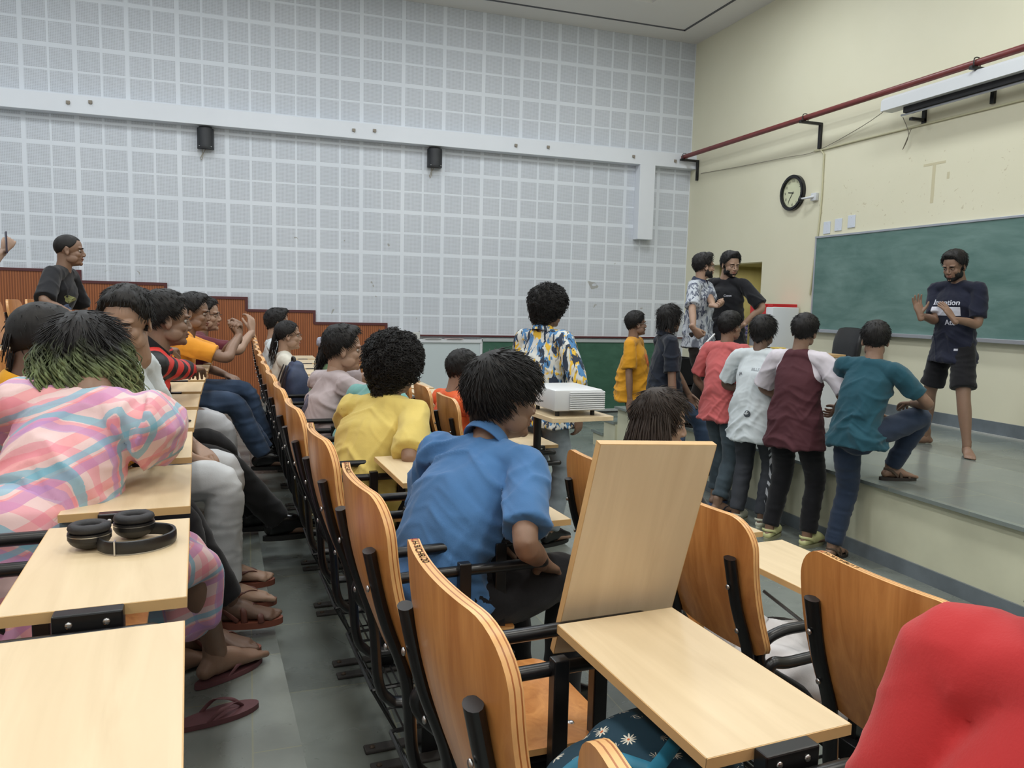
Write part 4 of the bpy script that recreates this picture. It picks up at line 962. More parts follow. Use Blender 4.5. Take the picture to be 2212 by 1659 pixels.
    if fall:
        ln, spread, wave, col0 = fall[:4]
        g2 = G
        for i in range(int(fall[4]*2.6)):
            b = rs.uniform(-1, 1); azr = PI+b*rad(100 if sty != 'pulled' else 20); elr = rad(rs.uniform(-58, 50))
            d = np.array([math.cos(azr)*math.cos(elr), math.sin(azr)*math.cos(elr), math.sin(elr)])
            p = HC+d*(.098+rs.uniform(0, .012)); pw = (p*s)@Rm.T+O; out = unit(((d*np.array([1, 1, .15])))@Rm.T); L_ = ln*rs.uniform(.75, 1.1); pts = [pw]; ph = rs.rand()*6
            for q in range(1, 9):
                t_ = q/8; w = np.array([0, 0, -1.0])+out*(spread*(1.3-t_)+.15)
                w += (np.array([math.cos(ph+q*1.5), math.sin(ph+q*1.5), 0]))*wave
                pts.append(pts[-1]+unit(w)*L_/8)
            r0 = rs.uniform(.0018, .0042); G.sweep(pts, [r0*.6, r0, r0*1.1, r0*1.1, r0, r0*.9, r0*.7, r0*.5, .001], [r0*.3, r0*.45, r0*.5, r0*.5, r0*.45, r0*.4, r0*.35, r0*.25, .001], side=np.cross(out, (0, 0, 1)), n=6, cap='flat', sub=2)
    return G
PEOPLE = {}
def person(key, pos, yaw, label, pose='stand', k=1.0, sps=.86, hdrop=(0, 0, 0), lean=0, slean=0, twist=0, hyaw=0, hpitch=0, hroll=0, R=None, Lh=None, legs=None, sk='medium', hr='short', hmat=None, seed=0,
           top=None, sleeve='short', topmat=None, loose=1.0, hem=0.0, bottom='trousers', botmat=None, feet='bare', footmat=None, belly=0.0, female=False, group=None, wrinkle=1.0,
           fall=None, quiff=0.0, beard=0, glasses=None, tufts=260, hs=1.0, collar=False, topname='shirt', slen=.62, slw=1.0):
    """k: body scale; angles in degrees; R/Lh: (wrist target local, elbow pole, hand preset, palm normal, finger dir or None)"""
    t = empty('person', (pos[0], pos[1], pos[2]+(.018 if feet != 'bare' else 0)), rad(yaw)); tag(t, label, 'person', group); ph = .93*k if pose == 'stand' else .53; sp = 1.0 if pose == 'stand' else sps
    P0 = np.array([0, 0, ph])
    def bend(fr, ftw): return rotm((0, 0, 1), twist*ftw)@rotm((1, 0, 0), -slean*fr)@rotm((0, 1, 0), lean*fr)
    seg = [((-.005, 0, .13), .35, .3), ((.015, 0, .18), .8, .7), ((-.012, 0, .135), 1.0, 1.0), ((-.002, 0, .055), 1.0, 1.0)]
    pts = [P0]; 
    for (d, fr, ft) in seg: pts.append(pts[-1]+bend(fr, ft)@(np.array(d)*k*(sp if d[2] > .1 else 1)))
    pel, wai, che, sho, nek = pts
    B1 = bend(1, 1); lat = B1@np.array([0, 1., 0]); latp = np.array([0, 1., 0]); latw = bend(.35, .3)@latp; latc = bend(.8, .7)@latp
    sw = (.165 if female else .185)*k; S = {1: sho+lat*sw-B1@np.array([0, 0, .012])*k, -1: sho-lat*sw-B1@np.array([0, 0, .012])*k}
    HR = rotm((0, 0, 1), hyaw)@rotm((1, 0, 0), -hroll)@rotm((0, 1, 0), hpitch)
    hb = bend(.6, 1)@np.array([.012, 0, .055])*k; hO = nek+hb+HR@np.array([.022, 0, .085])*k*hs+rotm((0, 0, 1), twist)@np.array(hdrop); hk = k*hs*1.0
    body = Geo(); cw = 1.0 if not female else .92
    sd = [latp, latw, latc, lat, lat]
    body.sweep([pel-np.array([0, 0, .04*k]), wai, che, sho-B1@np.array([0, 0, .03])*k, nek], [.135*k, .120*k*cw, .134*k*cw, .108*k*cw, .053*k], [.095*k, (.088+belly*.5)*k, .094*k, .058*k, .050*k], side=sd, n=24)
    neckend = hO+HR@np.array([-.03, 0, -.075])*hk
    body.sweep([sho-lat*.10*k, sho+B1@np.array([-.008, 0, .02])*k, sho+lat*.10*k], [.030*k, .040*k, .030*k], n=14)
    body.sweep([sho, nek, neckend, hO+HR@np.array([-.025, 0, -.02])*hk], [.06*k, .055*k, .053*k, .05*k], n=16)
    fine = Geo(); tuck = {}
    arms = {}
    for s, spec in ((-1, R), (1, Lh)):
        spec = spec or (((.04, s*.25, ph-.10*k), (-.6, s*.5, 0), 'relax', (0, -s, 0), None) if pose == 'stand' else ((.33, s*.13, ph+.09), (-.4, s*.8, 0), 'relax', (0, 0, -1), None))
        if spec[0][0] == 'w': dx, dy = spec[0][1][0]-pos[0], spec[0][1][1]-pos[1]; ca, sa = math.cos(rad(yaw)), math.sin(rad(yaw)); spec = ((dx*ca+dy*sa, -dx*sa+dy*ca, spec[0][1][2]-pos[2]),)+tuple(spec[1:])
        tgt, pole, preset, palm, fd = (list(spec)+[None]*5)[:5]
        a = S[s]; e, wv = ik(a, tgt, .285*k, .25*k, pole); arms[s] = (a, e, wv)
        body.sweep([a-lat*s*.05*k, a, a*.5+e*.5, e, e*.6+wv*.4, wv], [.040*k, .043*k, .041*k, .036*k, .036*k, .025*k], n=14, sub=4)
        x = unit(fd) if fd is not None else unit(wv-e); z = -unit(palm or (0, -s, 0)); z = unit(z-x*np.dot(z, x)); y = np.cross(z, x)
        if s == -1: place_tpl(fine, HANDS[preset], wv+x*.012, x, y, z, False, k)
        else: place_tpl(fine, HANDS[preset], wv+x*.012, x, -(-y), z, False, k) if False else place_tpl(fine, HANDS[preset], wv+x*.012, x, y, z, True, k)
    lg = {}
    for s in (-1, 1):
        hip = pel+np.array([0, s*.088*k, -.03*k]); spec = (legs or {}).get(s)
        if spec is None: spec = ((-.01, s*.11, .08), (1, s*.1, 0), 0) if pose == 'stand' else ((.46, s*.12, .08), (.6, s*.12, 1), 0)
        ank, pole, fy = spec[:3]
        if ank[0] == 'w': dx, dy = ank[1][0]-pos[0], ank[1][1]-pos[1]; ca, sa = math.cos(rad(yaw)), math.sin(rad(yaw)); ank = (dx*ca+dy*sa, -dx*sa+dy*ca, ank[1][2]-pos[2])
        ank = np.array(ank, float); kn, ank = ik(hip, ank, .43*k, .42*k, pole); lg[s] = (hip, kn, ank, fy)
        body.sweep([hip, hip*.5+kn*.5, kn, kn*.65+ank*.35+unit(np.cross(ank-kn, np.cross(pole, ank-kn)))*0, kn*.2+ank*.8, ank], [.088*k, .072*k, .054*k, .053*k, .037*k, .035*k], n=16, sub=4)
        d = unit((math.cos(rad(fy)), math.sin(rad(fy)), 0)); up = np.array([0, 0, 1.]); O = ank.copy(); O[2] -= .08
        off = (.022 if feet not in ('bare',) else 0); O[2] += 0
        place_tpl(fine, FOOT, O+np.array([0, 0, 0]), d, np.cross(up, d), up, s == -1, 1.0*k)
        lg[s] = (hip, kn, ank, d, O)
    v, f, n = remesh(body, .011, 3); G = Geo(); G.add(v, f, 0)
    G.add(fine.verts(), fine.f, fine.m); place_tpl(G, HT, hO, HR[:, 0], HR[:, 1], HR[:, 2], False, hk)
    G.build('body', SKIN[sk], t, sharp=0)
    # hair
    if hr:
        H = (HR, hO, hk); g = hair(hr, seed, H, fall, tufts, quiff, 0); g.build('hair', hmat or HAIRB, t, sharp=0)
        g = Geo()
        for s in (-1, 1): g.sweep([(.0875, s*.016, .016), (.092, s*.030, .0215), (.083, s*.046, .017)], [.0028, .0034, .0018], [.0022, .0024, .0015], side=(0, 0, 1), n=6)
        V = g.verts(); g.v = [(V*hk)@HR.T+hO]; g.build('eyebrows', HAIRB, t)
    if beard:
        g = hair('buzz', seed+5, (HR, hO, hk), None, 0, 0, beard); nn = 73*0+(45*72); V = g.verts(); m = Geo(); fc = [tuple(i-nn for i in q) for q in g.f[len(g.f)//2:]]; m.add(V[nn:], fc); m.build('beard', HAIRB, t, sharp=0)
    if glasses:
        gl = empty('glasses', (0, 0, 0)); gl.parent = t
        g = Geo()
        for s in (-1, 1):
            q = [(.103+.002*math.cos(a)*0, s*.032+.022*math.cos(a), -.002+.017*math.sin(a)) for a in np.linspace(0, 2*PI, 15)]; g.sweep(q, .0015, n=5, cap='flat', sub=2)
            g.sweep([(.102, s*.054, .006), (.07, s*.076, .006), (.0, s*.084, .004), (-.02, s*.083, -.012)], .0016, n=5)
        g.sweep([(.104, -.010, .003), (.108, 0, .006), (.104, .010, .003)], .0015, n=5); V = g.verts(); g.v = [(V*hk)@HR.T+hO]; g.build('frame', glasses, gl)
    # ---- upper garment
    tm = topmat
    if topmat:
        G = Geo(); lo = loose; hz = hem
        down = pel-np.array([0, 0, .02*k])-bend(.15, .1)@np.array([0, 0, .09+hz])*k
        if pose != 'stand': down = pel+np.array([-.03, 0, .0])-np.array([0, 0, .02+hz])
        ex = down+(down-(pel+np.array([0, 0, .02])))*.02
        fl_ = 1.10 if pose == 'stand' else 1.0
        G.sweep([ex, pel+np.array([0, 0, .02]), wai, che, sho-B1@np.array([0, 0, .035])*k, nek-B1@np.array([0, 0, .016])*k], [.182*k*lo*fl_, .172*k*lo, .150*k*lo*cw, .164*k*cw*(.5+.5*lo), +0+.140*k*cw, .068*k], [(.130+belly*.7)*k*lo*fl_, (.124+belly)*k*lo, (.112+belly)*k*lo, .122*k*(.6+.4*lo), .082*k, .058*k], side=[latp, latp, latw, latc, lat, lat], n=36, cap='flat', p=2.35)
        G.sweep([S[-1], sho-lat*.09*k+B1@np.array([0, 0, .014])*k, sho+B1@np.array([-.01, 0, .022])*k, sho+lat*.09*k+B1@np.array([0, 0, .014])*k, S[1]], [.060*k, .060*k, .062*k, .060*k, .060*k], [.056*k, .050*k, .050*k, .050*k, .056*k], n=16)
        for s in (-1, 1):
            a, e, wv = arms[s]; a0 = a-lat*s*.04*k
            if sleeve == 'short': G.sweep([a0, a, a*(1-slen)+e*slen, a*(.72-slen)/.72*0+a*(1-slen-.12)+e*(slen+.12)], [.062*k, .063*k, .063*k*slw, .065*k*slw], [.060*k, .062*k, .060*k*slw, .062*k*slw], n=18, cap='flat')
            elif sleeve == 'roll': G.sweep([a0, a, a*.5+e*.5, e, e*.85+wv*.15], [.064*k, .064*k, .066*k, .062*k, .060*k], n=18, cap='flat'); G.sweep([e*.98+a*.02, e*.80+wv*.20], .067*k, n=18, cap='flat')
            elif sleeve == 'long': G.sweep([a0, a, a*.5+e*.5, e, e*.5+wv*.5, e*.08+wv*.92], [.062*k, .062*k, .057*k, .051*k, .045*k, .035*k], n=18, cap='flat')
            elif sleeve == 'puff': G.sweep([a0, a, a*.5+e*.5, a*.30+e*.70, a*.14+e*.86], [.062*k, .080*k, .096*k, .088*k, .056*k], n=22, cap='round')
        v, f, nr = remesh(G, .0085, 3)
        # folds: stronger at the waist, armpits and elbows; soft elsewhere
        z = np.clip((v[:, 2]-pel[2])/(nek[2]-pel[2]+1e-6), 0, 1); m1 = .45+.9*np.exp(-((z-.12)/.25)**2)
        for s in (-1, 1):
            a, e, wv = arms[s]; d = np.linalg.norm(v-(a-np.array([0, 0, .10*k])), axis=1); m1 += .8*np.exp(-(d/.10)**2)
        q = v@bend(.5, .3)
        cr = lambda n_, w_: np.clip(1-np.abs(n_)/w_, 0, 1)**1.3
        sk_ = q[:, 2]*1.0+.55*np.abs(q[:, 1]); q2 = np.stack([q[:, 0]*.8, q[:, 1]*.8, sk_*1.9], 1); q3 = np.stack([q[:, 0], q[:, 1]*1.2, q[:, 2]*.8+q[:, 1]*.9], 1)
        r1 = cr(noise3(q2, 6.5, seed), .28); r2 = cr(noise3(q3, 10, seed+4), .25); r3 = noise3(q, 4.0, seed+9); r4 = cr(noise3(q2, 16, seed+6), .3)
        v = v+nr*(wrinkle*k*m1*(.014*r1+.0075*r2+.0035*r4+.006*r3-.006))[:, None]
        G = Geo(); G.add(v, f); PEOPLE[key+'_top'] = G.build(topname, topmat, t, sharp=0)
        if collar:
            g = Geo(); c = nek-B1@np.array([.004, 0, .014])*k; n_ = 28; r_ = []
            for i in range(n_+1):
                a = rad(28)+(2*PI-rad(56))*i/n_; r_.append(c+B1@np.array([math.cos(a)*.073, math.sin(a)*.070, .018-.022*math.cos(a)])*k)
            g.sweep(r_, .0055, .024, side=[unit(p-c) for p in r_], n=10); g.build('collar', collar if not isinstance(collar, bool) else topmat, t)
    # ---- lower garment
    if botmat and bottom in ('trousers', 'shorts', 'jeans', 'rolled'):
        G = Geo(); cutf = {'trousers': .97, 'jeans': .97, 'rolled': .80, 'shorts': None}[bottom]; wd = 1.0 if bottom != 'jeans' else .96
        G.sweep([pel+bend(.3, .2)@np.array([0, 0, .10])*k, pel, pel-np.array([0, 0, .06])*k], [.130*k, .146*k, .145*k], [.092*k, .106*k, .108*k], side=latp, n=24)
        for s in (-1, 1):
            hip, kn, ank, d, O = lg[s]
            if bottom == 'shorts': G.sweep([hip+np.array([0, 0, .03]), hip*.5+kn*.5, hip*.14+kn*.86], [.085*k, .090*k, .098*k], n=20, cap='flat')
            else:
                m = kn*(1-cutf)+ank*cutf; h2 = (kn+m)/2; G.sweep([hip+np.array([0, 0, .02])*k, hip*.5+kn*.5, kn, h2, m], [.088*k*wd, .086*k*wd, .071*k*wd, .066*k*wd, .058*k*wd], n=20, cap='flat')
                if bottom == 'rolled': G.sweep([m, m+unit(m-kn)*.03], .068*k, n=20, cap='flat')
        v, f, nr = remesh(G, .009, 4); r1 = 1-2*np.abs(noise3(v*np.array([1, 1, 2.6]), 9, seed+20)); v = v+nr*(.007*k*r1+.005*noise3(v, 6, seed+21))[:, None]
        G = Geo(); G.add(v, f); PEOPLE[key+'_bot'] = G.build('trousers' if bottom != 'shorts' else 'shorts', botmat, t, sharp=0)
    # ---- footwear
    if feet != 'bare':
        for s in (-1, 1):
            hip, kn, ank, d, O = lg[s]; up = np.array([0, 0, 1.]); y = np.cross(up, d); Rm = np.stack([d, y, up], 1)
            O2 = O+np.array([0, 0, .001]); e = empty({'sandal': 'sandal', 'flop': 'flip_flop', 'clog': 'clog', 'shoe': 'shoe'}[feet], (0, 0, 0)); e.parent = t
            sole = Geo(); sole.prism(sole_outline(1.04, 1.05), 'z', -.020, .004); tr = lambda g: g.v.__setitem__(slice(None), [(g.verts()*k)@Rm.T+O2])
            fm = footmat
            tr(sole); sole.build('sole', fm[0], e, sharp=40)
            g = Geo()
            if feet == 'flop':
                for q in (-1, 1): g.sweep([(.02, q*.036, .01), (.06, q*.034, .050), (.105, q*.012, .046), (.138, .004, .012)], [.006, .008, .007, .004], .003, side=(1, 0, 0), n=8)
            elif feet == 'sandal':
                for x, h, w_ in ((.115, .040, .046), (.055, .070, .040)): g.sweep([(x, -w_, .004), (x-.003, -w_*.8, h*.7), (x-.006, 0, h), (x-.003, w_*.8, h*.7), (x, w_, .004)], .012, .003, side=(1, 0, -.2), n=8)
                g.sweep([(.03, -.040, .012), (-.02, -.038, .055), (-.055, 0, .062), (-.02, .038, .055), (.03, .040, .012)], .009, .003, side=(0, 0, 1), n=8); g.sweep([(.055, -.036, .02), (.08, 0, .062), (.115, .04, .02)], .008, .003, side=(1, 0, 0), n=8)
            elif feet == 'clog': 
                gg = Geo(); gg.sweep([(-.05, 0, .022), (0, 0, .028), (.06, 0, .045), (.12, .003, .040), (.175, .003, .022)], [.034, .038, .046, .052, .036], [.026, .030, .046, .040, .022], side=(0, 1, 0), n=20, p=2.4); v, f, nr = remesh(gg, .007, 2); g.add(v, f)
                g.sweep([(.02, -.047, .03), (-.03, -.046, .055), (-.066, 0, .06), (-.03, .046, .055), (.02, .047, .03)], .010, .004, side=(0, 0, 1), n=8)
            elif feet == 'shoe':
                gg = Geo(); gg.sweep([(-.05, 0, .04), (0, 0, .055), (.06, 0, .052), (.13, .003, .034), (.195, .003, .020)], [.034, .037, .042, .045, .028], [.04, .055, .048, .032, .018], side=(0, 1, 0), n=20, p=2.4); v, f, nr = remesh(gg, .007, 2); g.add(v, f)
            tr(g); g.build('strap' if feet in ('flop', 'sandal') else 'upper', fm[1], e, sharp=0)
    PEOPLE[key] = dict(root=t, nek=nek, sho=sho, S=S, arms=arms, pel=pel, che=che, hO=hO, HR=HR, B=B1, lat=lat, k=k, legs=lg)
    return t
def decal(key, kind, body, size, at_, front=1, mat=None, name='print', label=None, aspect=None):
    """lay flat lettering / a patch over the shirt surface; at_=(left, up) local; front=1 chest, -1 back"""
    top = PEOPLE[key+'_top']; me = top.data; vs = [v.co for v in me.vertices]; bvh = BVHTree.FromPolygons(vs, [tuple(p.vertices) for p in me.polygons])
    if kind == 'text':
        cu = bpy.data.curves.new('t', 'FONT'); cu.body = body; cu.size = size; cu.align_x = 'CENTER'; cu.align_y = 'CENTER'; cu.offset = size*.02
        o = bpy.data.objects.new('t', cu); COL.objects.link(o); m = bpy.data.meshes.new_from_object(o.evaluated_get(bpy.context.evaluated_depsgraph_get())); bpy.data.objects.remove(o)
        bm = bmesh.new(); bm.from_mesh(m); bmesh.ops.triangulate(bm, faces=bm.faces[:]); bmesh.ops.subdivide_edges(bm, edges=[e for e in bm.edges if e.calc_length() > size*.25], cuts=2); pts = [tuple(v.co) for v in bm.verts]; fc = [tuple(v.index for v in f.verts) for f in bm.faces]; bm.free()
    else:
        w_, h_ = body; nx, ny = 16, 12; pts = []; fc = []
        if kind == 'rect':
            for i in range(ny+1):
                for j in range(nx+1): pts.append((w_*(j/nx-.5), h_*(i/ny-.5), 0))
            fc = [(i*(nx+1)+j, i*(nx+1)+j+1, (i+1)*(nx+1)+j+1, (i+1)*(nx+1)+j) for i in range(ny) for j in range(nx)]
        else:
            pts.append((0, 0, 0)); n_ = 24
            for r in (.5, 1):
                for i in range(n_): a = 2*PI*i/n_; q = 1+.18*math.sin(3*a+1)*(kind == 'blob'); pts.append((w_/2*r*q*math.cos(a), h_/2*r*q*math.sin(a), 0))
            fc = [(0, 1+i, 1+(i+1) % n_) for i in range(n_)]+[(1+i, 1+n_+i, 1+n_+(i+1) % n_, 1+(i+1) % n_) for i in range(n_)]
    out = []; P = PEOPLE[key]; B = P['B']; keep = []
    for (x, y, z) in pts:
        o = np.array([0, 0, P['pel'][2]])+0; l = at_[0]+(x if front > 0 else -x); q = P['pel']+B@(np.array([0, l, at_[1]+y])); d = B@np.array([-front, 0, 0]); src = q-d*.5
        h = bvh.ray_cast(Vector(src), Vector(d), .7)
        out.append(tuple(Vector(src)+Vector(d)*((h[3]-.0028) if h[0] is not None else .4)))
    g = Geo(); g.add(out, fc); o = g.build(name, mat, top.parent, smooth=False)
    if label: o['label'] = label
    return o

# ---- fabric patterns
def plaid():
    m, nt, bs = new_mat('pink_plaid_cotton'); v = coord(nt, (1.7, 1.7, 1.7), (rad(14), rad(18), rad(6))); s = sep(nt, v); wob = math_(nt, 'MULTIPLY', math_(nt, 'SUBTRACT', noise(nt, coord(nt), 7, 2), .5), .05)
    def band(x, per, a, b, ph=0): f = math_(nt, 'FRACT', math_(nt, 'DIVIDE', math_(nt, 'ADD', math_(nt, 'ADD', x, wob), ph), per)); return math_(nt, 'MULTIPLY', math_(nt, 'GREATER_THAN', f, a), math_(nt, 'LESS_THAN', f, b))
    h = math_(nt, 'ADD', s[0], math_(nt, 'MULTIPLY', s[1], .6)); z = s[2]
    c = mixc(nt, math_(nt, 'MULTIPLY', band(z, .11, .1, .5), .65), srgb(226, 196, 196), srgb(232, 138, 146))
    c = mixc(nt, math_(nt, 'MULTIPLY', band(h, .12, .1, .48), .55), c, srgb(226, 128, 150))
    c = mixc(nt, math_(nt, 'MULTIPLY', band(h, .24, .52, .68), .6), c, srgb(178, 140, 196))
    c = mixc(nt, math_(nt, 'MULTIPLY', band(z, .22, .55, .72), .5), c, srgb(176, 138, 200))
    c = mixc(nt, math_(nt, 'MULTIPLY', band(h, .24, .76, .88), .75), c, srgb(110, 178, 200))
    c = mixc(nt, math_(nt, 'MULTIPLY', band(z, .22, .80, .92), .75), c, srgb(116, 180, 204))
    L(nt, c, bs.inputs['Base Color']); bs.inputs['Roughness'].default_value = .7; bs.inputs['Sheen Weight'].default_value = .2; bump(nt, bs, noise(nt, coord(nt), 30, 3), .2, .004); return m
def brush(name, base, cols, sc, ang, thr):
    m, nt, bs = new_mat(name); c = base
    for i, (col, t_) in enumerate(zip(cols, thr)):
        n = noise(nt, coord(nt, (1.0, 1.0, .38), (rad(ang), rad(ang*.5), 0), (i*3.1, i*1.7, i)), sc*(1+.1*i), 2, .5, .8); c = mixc(nt, ramp(nt, n, [(t_, 0.0), (t_+.02, 1.0)]), c, col)
    L(nt, c, bs.inputs['Base Color']); bs.inputs['Roughness'].default_value = .75; bump(nt, bs, noise(nt, coord(nt), 30, 3), .2, .004); return m
def raglan():
    m, nt, bs = new_mat('maroon_raglan_cotton'); s = sep(nt, coord(nt)); a = math_(nt, 'ABSOLUTE', s[1]); lim = math_(nt, 'ADD', math_(nt, 'MULTIPLY', math_(nt, 'SUBTRACT', 1.47, s[2]), .42), .065)
    lim = math_(nt, 'MINIMUM', lim, .192); f = math_(nt, 'MULTIPLY', math_(nt, 'GREATER_THAN', a, lim), math_(nt, 'GREATER_THAN', s[2], 1.06))
    L(nt, mixc(nt, f, srgb(76, 36, 44), srgb(206, 200, 208)), bs.inputs['Base Color']); bs.inputs['Roughness'].default_value = .85; return m
def track():
    m, nt, bs = new_mat('striped_track_fabric'); s = sep(nt, coord(nt)); f = math_(nt, 'FRACT', math_(nt, 'DIVIDE', math_(nt, 'ADD', s[0], 1.0), .022)); st = math_(nt, 'GREATER_THAN', f, .5)
    st = math_(nt, 'MULTIPLY', st, math_(nt, 'MULTIPLY', math_(nt, 'LESS_THAN', math_(nt, 'ABSOLUTE', s[0]), .033), math_(nt, 'LESS_THAN', s[1], -.13)))
    L(nt, mixc(nt, st, srgb(52, 55, 62), srgb(200, 204, 212)), bs.inputs['Base Color']); bs.inputs['Roughness'].default_value = .8; return m
def jersey():
    m, nt, bs = new_mat('red_black_jersey_fabric'); v = coord(nt, (1, 1, 1), (rad(38), rad(10), 0)); s = sep(nt, v); r = sep(nt, coord(nt)); f = math_(nt, 'FRACT', math_(nt, 'DIVIDE', s[1], .105)); st = math_(nt, 'GREATER_THAN', f, .5)
    arm = math_(nt, 'GREATER_THAN', math_(nt, 'ABSOLUTE', r[1]), .205); c = mixc(nt, st, srgb(206, 52, 46), srgb(26, 24, 30)); c = mixc(nt, arm, c, srgb(24, 24, 28))
    f2 = math_(nt, 'FRACT', math_(nt, 'DIVIDE', r[2], .03)); c = mixc(nt, math_(nt, 'MULTIPLY', math_(nt, 'GREATER_THAN', f2, .62), math_(nt, 'MULTIPLY', arm, math_(nt, 'GREATER_THAN', r[0], .26))), c, srgb(206, 52, 46))
    L(nt, c, bs.inputs['Base Color']); bs.inputs['Roughness'].default_value = .55; return m
JEAN = cloth('blue_denim', srgb(60, 78, 104), var=.3); LJEAN = cloth('pale_denim', srgb(132, 142, 150), var=.25); GJEAN = cloth('grey_denim', srgb(66, 78, 86), var=.35); BLK = cloth('black_cotton', srgb(20, 20, 24), var=.2); NAVYP = cloth('navy_stretch_cotton', srgb(36, 48, 68), var=.1)
CLOGM = (simple('clog_sole', srgb(150, 150, 120), .6), simple('clog_cream', srgb(206, 206, 150), .5)); SANDM = (simple('sandal_sole', srgb(40, 34, 30), .7), simple('sandal_strap', srgb(76, 62, 50), .6)); BROWNS = (simple('brown_leather_sole', srgb(118, 66, 50), .6), simple('brown_leather', srgb(92, 52, 42), .5)); SHOEM = (simple('black_sole', srgb(16, 16, 16), .6), simple('black_leather', srgb(14, 14, 16), .25)); TEALS = (simple('dark_teal_sole', srgb(30, 44, 52), .6), simple('dark_teal_strap', srgb(36, 56, 66), .55)); FLIPM = (FLIP, FLIP); WSN = (simple('sneaker_sole', srgb(190, 192, 176), .5), simple('sneaker_cream', srgb(196, 196, 178), .5)); BLUEF = (simple('blue_rubber', srgb(90, 104, 140), .6), simple('blue_rubber_strap', srgb(30, 34, 50), .6))
def seat_at(row, i, dx=.33, dz=0, dy=0):
    p = CHAIRS[(row, i)].location; a = CHAIRS[(row, i)].rotation_euler[2]; return (p[0]+dx*math.cos(a)-dy*math.sin(a), p[1]+dx*math.sin(a)+dy*math.cos(a), p[2]+dz)
UP = (0, 0, 1); DN = (0, 0, -1)
for k_ in (3, 5, 6, 7):
    for c_ in CHAIRS[('middle', k_)].children:
        if c_.name.startswith('writing_tablet'): c_.location.x += .10 if k_ == 3 else .065
AUD = 'seated audience'; QUE = 'people standing at the stage'
# presenter
person('presenter', (5.77, 5.09, .56), 182, 'bearded person in navy printed t-shirt and black shorts standing barefoot on the stage', k=1.02, lean=3, twist=8, hyaw=8, hpitch=20, sk='medium', hr='short', seed=1, quiff=.012, beard=1.7,
  R=(('w', (5.396, 5.109, 1.721)), (-1, -.15, -.6), 'open', (.3, 1, .2), (.15, -.25, 1)), Lh=(('w', (5.499, 4.869, 1.698)), (-1, .15, -.6), 'open', (.2, -1, .1), (.35, -.55, .9)),
  legs={1: ((.09, .28, .08), (1, .4, 0), 48), -1: ((-.08, -.28, .08), (1, -.3, 0), -16)}, topmat=cloth('navy_cotton', srgb(24, 28, 46)), loose=1.0, wrinkle=.8, hem=.06, bottom='shorts', botmat=BLK, slen=.70, slw=1.05)
WHP = simple('white_print', srgb(196, 198, 210), .6)
decal('presenter', 'text', 'Invention', .062, (-.01, .335), 1, WHP, 'chest_lettering', 'white chest lettering'); decal('presenter', 'rect', (.235, .075), 0, (-.01, .262), 1, WHP, 'chest_patch', 'white chest patch'); decal('presenter', 'text', 'Ate', .062, (.03, .165), 1, WHP, 'chest_lettering', 'white lettering below the patch')
decal('presenter', 'rect', (.03, .018), 0, (.10, -.06), 1, WHP, 'hem_tag', 'small white hem tag')
# teal, one foot on the stage
person('teal', (3.93, 4.17, 0), 8, 'person in teal t-shirt and navy trousers with one sandalled foot up on the stage', k=.985, lean=14, twist=14, slean=-4, hyaw=42, hpitch=6, seed=2, hr='short', sk='medium',
  R=((.40, -.10, 1.10), (.1, -1, -.5), 'relax', DN, None), Lh=((.34, .16, 1.02), (-.3, 1, -.6), 'relax', DN, None),
  legs={1: ((-.02, .12, .08), (1, .2, 0), 10), -1: ((.38, .0, .64), (1, -.45, .8), -22)}, topmat=cloth('teal_cotton', srgb(34, 76, 90)), loose=1.06, hem=.0, botmat=NAVYP, feet='sandal', footmat=SANDM, slen=.6, wrinkle=1.2)
person('maroon', (3.83, 4.68, 0), 24, 'person in maroon raglan shirt with white sleeves standing at the stage, seen from behind', k=1.0, lean=2, hyaw=10, hroll=-6, seed=3, hr='short', sk='medium', R=((.18, -.22, 1.02), (-.6, -1, 0), 'relax', (0, 1, 0), None), Lh=((.22, .16, 1.0), (-.4, 1, 0), 'relax', (0, -1, 0), None),
  legs={1: ((-.02, .14, .08), (1, .1, 0), 8), -1: ((.02, -.14, .08), (1, -.1, 0), -8)}, topmat=raglan(), loose=1.12, hem=.10, botmat=BLK, feet='clog', footmat=CLOGM, slen=.78, slw=1.25)
person('white', (3.83, 5.16, 0), 30, 'person in marked white t-shirt and side-striped track trousers, seen from behind', k=.985, lean=4, hyaw=-4, hpitch=4, seed=4, hr='medium', sk='dark', R=((.22, -.12, 1.02), (-.5, -1, 0), 'relax', (0, 1, 0), None), Lh=((.22, .12, 1.02), (-.5, 1, 0), 'relax', (0, -1, 0), None),
  topmat=cloth('white_tshirt_cotton', srgb(204, 212, 216), var=.04), loose=1.14, hem=.12, botmat=track(), feet='clog', footmat=WSN, slen=.72, slw=1.2)
INKP = simple('grey_ink', srgb(70, 76, 84), .7)
decal('white', 'text', 'BILLS', .03, (-.02, .33), -1, simple('pale_ink', srgb(150, 156, 162), .7), 'back_lettering'); decal('white', 'disc', (.055, .055), 0, (.0, -.02), -1, INKP, 'round_stamp'); decal('white', 'disc', (.04, .03), 0, (.008, -.012), -1, simple('stamp_white', srgb(200, 206, 210), .7), 'stamp_centre'); decal('white', 'text', 'JA', .03, (.10, .29), -1, INKP, 'back_scribble')
